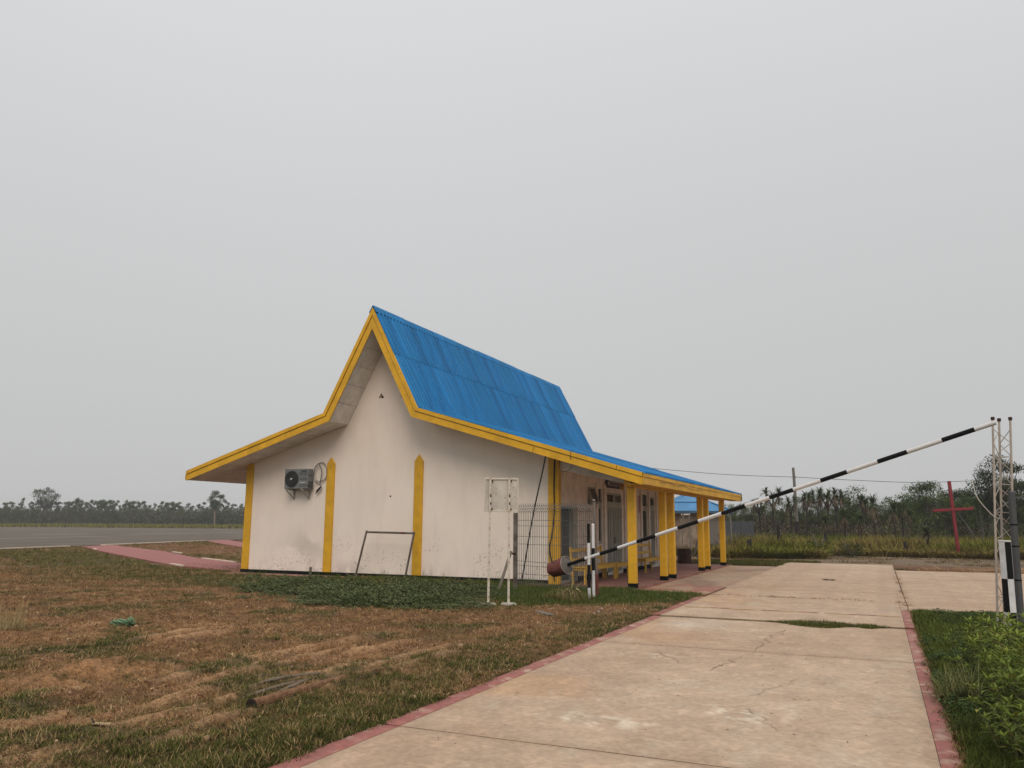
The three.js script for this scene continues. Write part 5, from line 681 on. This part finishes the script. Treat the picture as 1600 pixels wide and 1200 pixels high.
{ // leafy shrubs on the right verge
  const R = rng(950), protos = [0, 1, 2].map((v) => {
    const t = new THREE.Group(), S = new Soup(), stems = []; const Q = rng(951 + v); t.name = 'leafy_shrub';
    for (let i = 0; i < 26; i++) { const a = Q() * 6.283, lean = 0.15 + 0.75 * Q(), L = 0.32 + 0.38 * Q(), r0 = 0.12 * Q(); let p = [Math.cos(a) * r0, 0, Math.sin(a) * r0], e = Math.PI / 2 - lean * 0.5; const pts = [p];
      for (let k = 0; k < 7; k++) { p = addv(p, dirv(a, e), L / 7); e -= lean * 0.09; pts.push(p); for (let s = 0; s < (k > 1 ? 2 : 0); s++) { const la = a + (s ? 1.25 : -1.25) + (Q() - 0.5) * 1.1 + k * 0.8, kk = 0.65 + 0.7 * Q(), yl = Q() < 0.12 ? 1 : 0; leafBlade(S, p, la, 0.05 + 0.75 * Q(), 0.075 + 0.065 * Q(), 0.026 + 0.014 * Q(), [kk * (1 + 0.5 * yl), kk * (1 + 0.1 * yl), kk * 0.9]); } }
      for (let s = 0; s < 5; s++) leafBlade(S, p, a + s * 1.256, 0.5 + 0.5 * Q(), 0.07 + 0.04 * Q(), 0.024, [1.25, 1.2, 0.9]);
      stems.push(rod(V(...pts[0]), V(...pts[4]), 0.006, 0.004, 5), rod(V(...pts[4]), V(...pts[7]), 0.004, 0.002, 5)); }
    part(t, 'stem', stems, mat([0.10, 0.09, 0.04], 0.8)); part(t, 'foliage', S.geo(), leafMat); return t;
  });
  const tones = [[0.16, 0.215, 0.05], [0.13, 0.18, 0.042], [0.19, 0.235, 0.06], [0.22, 0.17, 0.06]].map((c) => new THREE.MeshPhysicalMaterial({ vertexColors: true, roughness: 0.75, transmission: 0.3, thickness: 0, specularIntensity: 0.2, color: new THREE.Color().setRGB(...c) })), used = new Set();
  const place = (x, z, s, tone, label, group) => { const i = Math.floor(R() * 3), src = protos[i], t = used.has(i) ? src.clone() : src; used.add(i); t.name = numbered('leafy_shrub'); t.position.set(x, groundY(x, z) - 0.02, z); t.rotation.y = R() * 6.283; t.scale.setScalar(s); t.children.find((m) => m.name === 'foliage').material = tones[tone]; scene.add(tag(t, label, 'shrub', group)); };
  for (const [x, z, s] of [[19.85, 9.1, 0.6], [20.1, 9.0, 0.65], [19.7, 9.9, 0.85], [20.05, 9.8, 0.85], [20.35, 9.4, 0.75], [19.65, 10.7, 0.8], [19.95, 10.6, 1.05], [20.3, 10.3, 1.1], [19.6, 11.5, 0.75], [19.85, 11.4, 1.0], [20.15, 11.2, 1.15], [19.62, 12.3, 0.85], [19.9, 12.2, 1.1], [20.2, 12.0, 1.1], [19.55, 13.1, 0.8], [19.8, 13.0, 1.05], [20.1, 12.9, 1.1], [19.5, 13.9, 0.75], [19.75, 13.8, 1.0], [20.05, 13.8, 1.1], [19.6, 14.6, 0.85], [19.9, 14.6, 1.0]]) place(x + 0.06, z, s * 1.02, Math.floor(R() * 3), 'bright green leafy shrub crowded with its neighbours on the right verge', 'leafy shrubs on the right verge');
  for (const [x, z, s] of [[19.95, 8.2, 0.42], [20.2, 8.0, 0.45], [20.45, 7.8, 0.45], [20.1, 8.5, 0.5], [20.4, 8.6, 0.55], [20.65, 7.9, 0.5]]) place(x, z, s, 3, 'reddish brown leafy shrub below the chequered post', 'reddish shrubs below the chequered post');
  for (const [x, z, s] of [[22.35, 1.2, 1.6], [22.6, 0.9, 1.8]]) { place(x, z, s, 3, 'yellow leaved plant at the right edge behind the grey pole', 'yellow plants at the right edge'); }
  // agave-like plant by the barrier
  const ag = thing('spiky_plant', 'yellowing spiky leaved plant at the foot of the barrier posts', 'plant', [12.72, groundY(12.72, 4.05), 4.05]), S = new Soup(), D = new Soup(), Q = rng(971);
  for (let i = 0; i < 16; i++) { const k = 0.7 + 0.6 * Q(); blade(S, [0, 0.02, 0], Q() * 6.283, 0.5 + 0.9 * Q(), 0.35 + 0.3 * Q(), 0.045, 1.0, [0.20 * k, 0.20 * k, 0.08 * k], 4); } for (let i = 0; i < 40; i++) { const k = 0.7 + 0.6 * Q(); blade(D, [(Q() - 0.5) * 0.2, 0.02 + 0.22 * Q(), (Q() - 0.5) * 0.2], Q() * 6.283, -0.2 + 0.8 * Q(), 0.25 + 0.2 * Q(), 0.03, 1.6, [0.30 * k, 0.23 * k, 0.14 * k], 3); } part(ag, 'leaves', S.geo(), leafMat); part(ag, 'dead_leaves', D.geo(), grassMat);
  // dry bushes out in the field, stumps
  const bush = (name, label, x, z, s, c) => { const t = thing(name, label, 'bush', [x, 0, z]), F = new Soup(), q = rng(Math.round(x * 91 + z * 17)), st = []; for (let i = 0; i < 12; i++) st.push(rod(V(0, 0, 0), V((q() - 0.5) * 1.2 * s, (0.5 + 0.7 * q()) * s, (q() - 0.5) * 1.2 * s), 0.015, 0.006, 4)); for (let i = 0; i < 420; i++) { const a = q() * 6.283, r = 0.75 * s * Math.sqrt(q()), y = (0.1 + 0.95 * q()) * s * (1 - 0.4 * r / s), k = 0.6 + 0.8 * q(); leafBlade(F, [Math.cos(a) * r, y, Math.sin(a) * r], q() * 6.283, -0.3 + q(), 0.16 * s + 0.05, 0.06, c.map((w) => w * k)); } part(t, 'stem', st, M.greyWood); part(t, 'foliage', F.geo(), leafMat); };
  bush('field_bush', 'round dark green bush at the field edge before the palms', ...spot(1278, 43), 1.0, [0.055, 0.07, 0.02]); bush('field_bush', 'grey green bush in the brown part of the field', ...spot(1218, 48), 1.3, [0.10, 0.105, 0.05]); bush('field_bush', 'small green bush in tall grass near the far fence', ...spot(1160, 50), 1.1, [0.06, 0.08, 0.025]); bush('field_bush', 'low green bush right of the round one', ...spot(1330, 42), 0.8, [0.06, 0.078, 0.02]); bush('light_green_bush', 'bright green bush standing out before the broad trees', ...spot(1428, 60), 2.9, [0.11, 0.15, 0.03]); bush('field_bush', 'dark green bush below the tallest tree on the right', ...spot(1536, 56), 2.6, [0.05, 0.068, 0.025]);
  for (const [px, dep, h, w, l] of [[1171, 42, 0.85, 0.14, 'charred stump left in the field grass near the hut'], [1290, 52, 1.1, 0.10, 'slim charred stump below the screw palms'], [1413, 45, 0.7, 0.09, 'broken dark stump left of the red cross'], [1217, 46, 1.6, 0.10, 'dark burnt snag standing in brown field grass'], [1247, 66, 1.9, 0.24, 'thick dark stump at the foot of the power pole']]) { const [x, z] = spot(px, dep), s = thing('tree_stump', l, 'stump', [x, 0, z]), g = new THREE.CylinderGeometry(w * 0.8, w * 1.15, h + 0.1, 9, 3), p = g.attributes.position; for (let i = 0; i < p.count; i++) { const k = 1 + 0.35 * (noise(p.getX(i) * 9 + 40, p.getY(i) * 4 + p.getZ(i) * 9 + 40, 7) - 0.5); p.setXYZ(i, p.getX(i) * k, p.getY(i) + (p.getY(i) > h / 2 - 0.1 ? 0.25 * (noise(p.getX(i) * 20 + 9, p.getZ(i) * 20 + 9, 8) - 0.5) : 0), p.getZ(i) * k); } g.computeVertexNormals(); g.translate(0, h / 2 - 0.05, 0); part(s, 'stump', g, barkMat([0.03, 0.025, 0.022])); part(s, 'side_snag', rod(V(w * 0.5, h * 0.35, 0), V(w * 2.2, h * 0.8, 0.05), 0.03, 0.012, 5), barkMat([0.03, 0.025, 0.022])); }
}
{ // things lying about on the dry ground
  const lump = (g, amt, f, seed) => { const p = g.attributes.position; for (let i = 0; i < p.count; i++) { const x = p.getX(i), y = p.getY(i), z = p.getZ(i), k = 1 + amt * (fbm(x * f + 50 + y * f * 0.7, z * f + 50 - y * f * 0.4, 3, seed) - 0.5); p.setXYZ(i, x * k, y * k, z * k); } g.computeVertexNormals(); return g; };
  { const t = thing('half_buried_log', 'half buried dusty log with a dark cut end on the dry grass', 'log', [13.78, groundY(13.78, 14.9) + 0.022, 14.9]), ground = (z) => groundY(13.78, 14.9 + z) - groundY(13.78, 14.9);
    const g = new THREE.TubeGeometry(new THREE.CatmullRomCurve3([V(0, 0, 0), V(0.01, ground(-0.6) - 0.015, -0.6), V(-0.015, ground(-1.2) - 0.028, -1.2), V(0.02, ground(-1.7) - 0.05, -1.7), V(0.03, ground(-2.1) - 0.08, -2.1)]), 40, 0.052, 12), p = g.attributes.position; for (let i = 0; i < p.count; i++) { const k = 0.02 * (fbm(p.getX(i) * 30 + 40, p.getZ(i) * 5 + p.getY(i) * 30, 3, 12) - 0.5); p.setXYZ(i, p.getX(i) * (1 + k * 6), p.getY(i) + k, p.getZ(i)); } g.computeVertexNormals();
    part(t, 'bark', g, mat([0.30, 0.185, 0.10], 0.95, { map: rep(rustMap, 6, 2), bumpMap: rep(grainBump, 6, 1), bumpScale: 0.008 })); part(t, 'cut_end', lump(new THREE.CylinderGeometry(0.054, 0.051, 0.03, 16, 2).rotateX(Math.PI / 2).translate(0, 0.002, 0.005), 0.25, 20, 3), barkMat([0.045, 0.028, 0.02])); }
  const b = thing('plastic_bag', 'crumpled pale green plastic bag lying on the dry ground', 'bag', [7.97, groundY(7.97, 11.32) + 0.03, 11.32]), bg = lump(new THREE.IcosahedronGeometry(0.15, 6), 1.7, 22, 5); bg.scale(1.35, 0.26, 0.6); bg.computeVertexNormals(); const bm = mat([0.12, 0.22, 0.11], 0.5, { transmission: 0.2, thickness: 0 }); part(b, 'bag', bg, bm); const bh = lump(new THREE.IcosahedronGeometry(0.05, 4), 1.6, 34, 6); bh.scale(1.1, 0.7, 0.6); bh.translate(0.17, 0.05, 0); part(b, 'knotted_handle', bh, bm);
  const c = thing('cardboard_scrap', 'torn piece of brown cardboard on the dusty ground', 'cardboard', [13.30, groundY(13.3, 15.98) + 0.012, 15.98], 0.6); part(c, 'sheet', bar(V(-0.07, 0.012, 0), V(0.05, 0.004, 0.01), 0.05, 0.006), mat([0.40, 0.28, 0.16], 0.9)); part(c, 'flap', bar(V(-0.07, 0.012, 0), V(-0.085, 0.05, 0.01), 0.04, 0.005), mat([0.06, 0.05, 0.045], 0.9));
  const pl = thing('wooden_board', 'dark weathered board lying in grass before the barrier', 'board', [13.2, groundY(13.2, 6.8) + 0.015, 6.8], -0.75); part(pl, 'plank', box(-0.3, 0.3, -0.015, 0.012, -0.05, 0.05, 0.005), M.greyWood); part(pl, 'broken_end', bar(V(0.29, 0, 0.02), V(0.38, 0.01, 0.03), 0.04, 0.018), M.greyWood);
  for (const [x, z, l, a, lab] of [[13.40, 14.05, 1.3, 1.53, 'longest grey weathered pole half buried beside the log'], [13.50, 13.95, 1.0, 1.60, 'grey weathered pole lying closest to the buried log'], [13.30, 13.95, 1.1, 1.50, 'thin grey pole farthest from the buried log']]) { const t = thing('buried_pole', lab, 'pole', [x, groundY(x, z) - 0.004, z], a), at = (k) => groundY(x, z - k * l) - groundY(x, z); part(t, 'pole', tube([[-l / 2, at(-0.5) - 0.022, 0], [-l / 5, at(-0.2) + 0.004, 0.015], [l / 6, at(0.17), -0.01], [l / 2, at(0.5) - 0.022, 0.012]], 0.022, 24, 8), mat([0.27, 0.20, 0.135], 0.95, { map: rep(grain, 5, 1), bumpMap: rep(grainBump, 5, 1), bumpScale: 0.006 })); part(t, 'twig', rod(V(-l / 5, 0.01, 0.01), V(-l / 9, 0.03, 0.1), 0.006, 0.003, 5), M.wood); }
  const R = rng(990), K = []; for (let i = 0; i < 260; i++) { const near = i < 26, x = near ? 13 + 1.4 * R() : 6 + 9 * R(), z = near ? 5.4 + R() : 7.5 + 10 * R(), L = land(x, z); if (L.pd < 0.05) continue; K.push({ x, y: L.y + 0.006, z, t: R() * 6, s: 0.3 + 0.9 * R() * R(), c: near && R() < 0.5 ? [0.42, 0.39, 0.35] : tint([0.2, 0.12, 0.065], [0.40, 0.27, 0.16], R()) }); }
  scatter('clods', 'small dry clods and stones strewn over the dusty ground', [lump(new THREE.IcosahedronGeometry(0.03, 1), 0.9, 30, 7)], new THREE.MeshStandardMaterial({ roughness: 1 }), K);
  const L2 = []; for (let i = 0; i < 120; i++) L2.push({ x: 15.2 + 3.8 * R(), y: 0.002, z: 6 + 11 * R(), t: R() * 6.283, s: 0.25 + 0.6 * R(), c: tint([0.16, 0.11, 0.07], [0.26, 0.18, 0.11], R()) });
  const S = new Soup(); leafBlade(S, [0, 0, 0], 0, 0.12, 0.05, 0.02, [1, 1, 1]); scatter('leaf_litter', 'small dead leaves and specks blown over the driveway', [S.geo()], grassMat, L2);
}

renderer.render(scene, camera);
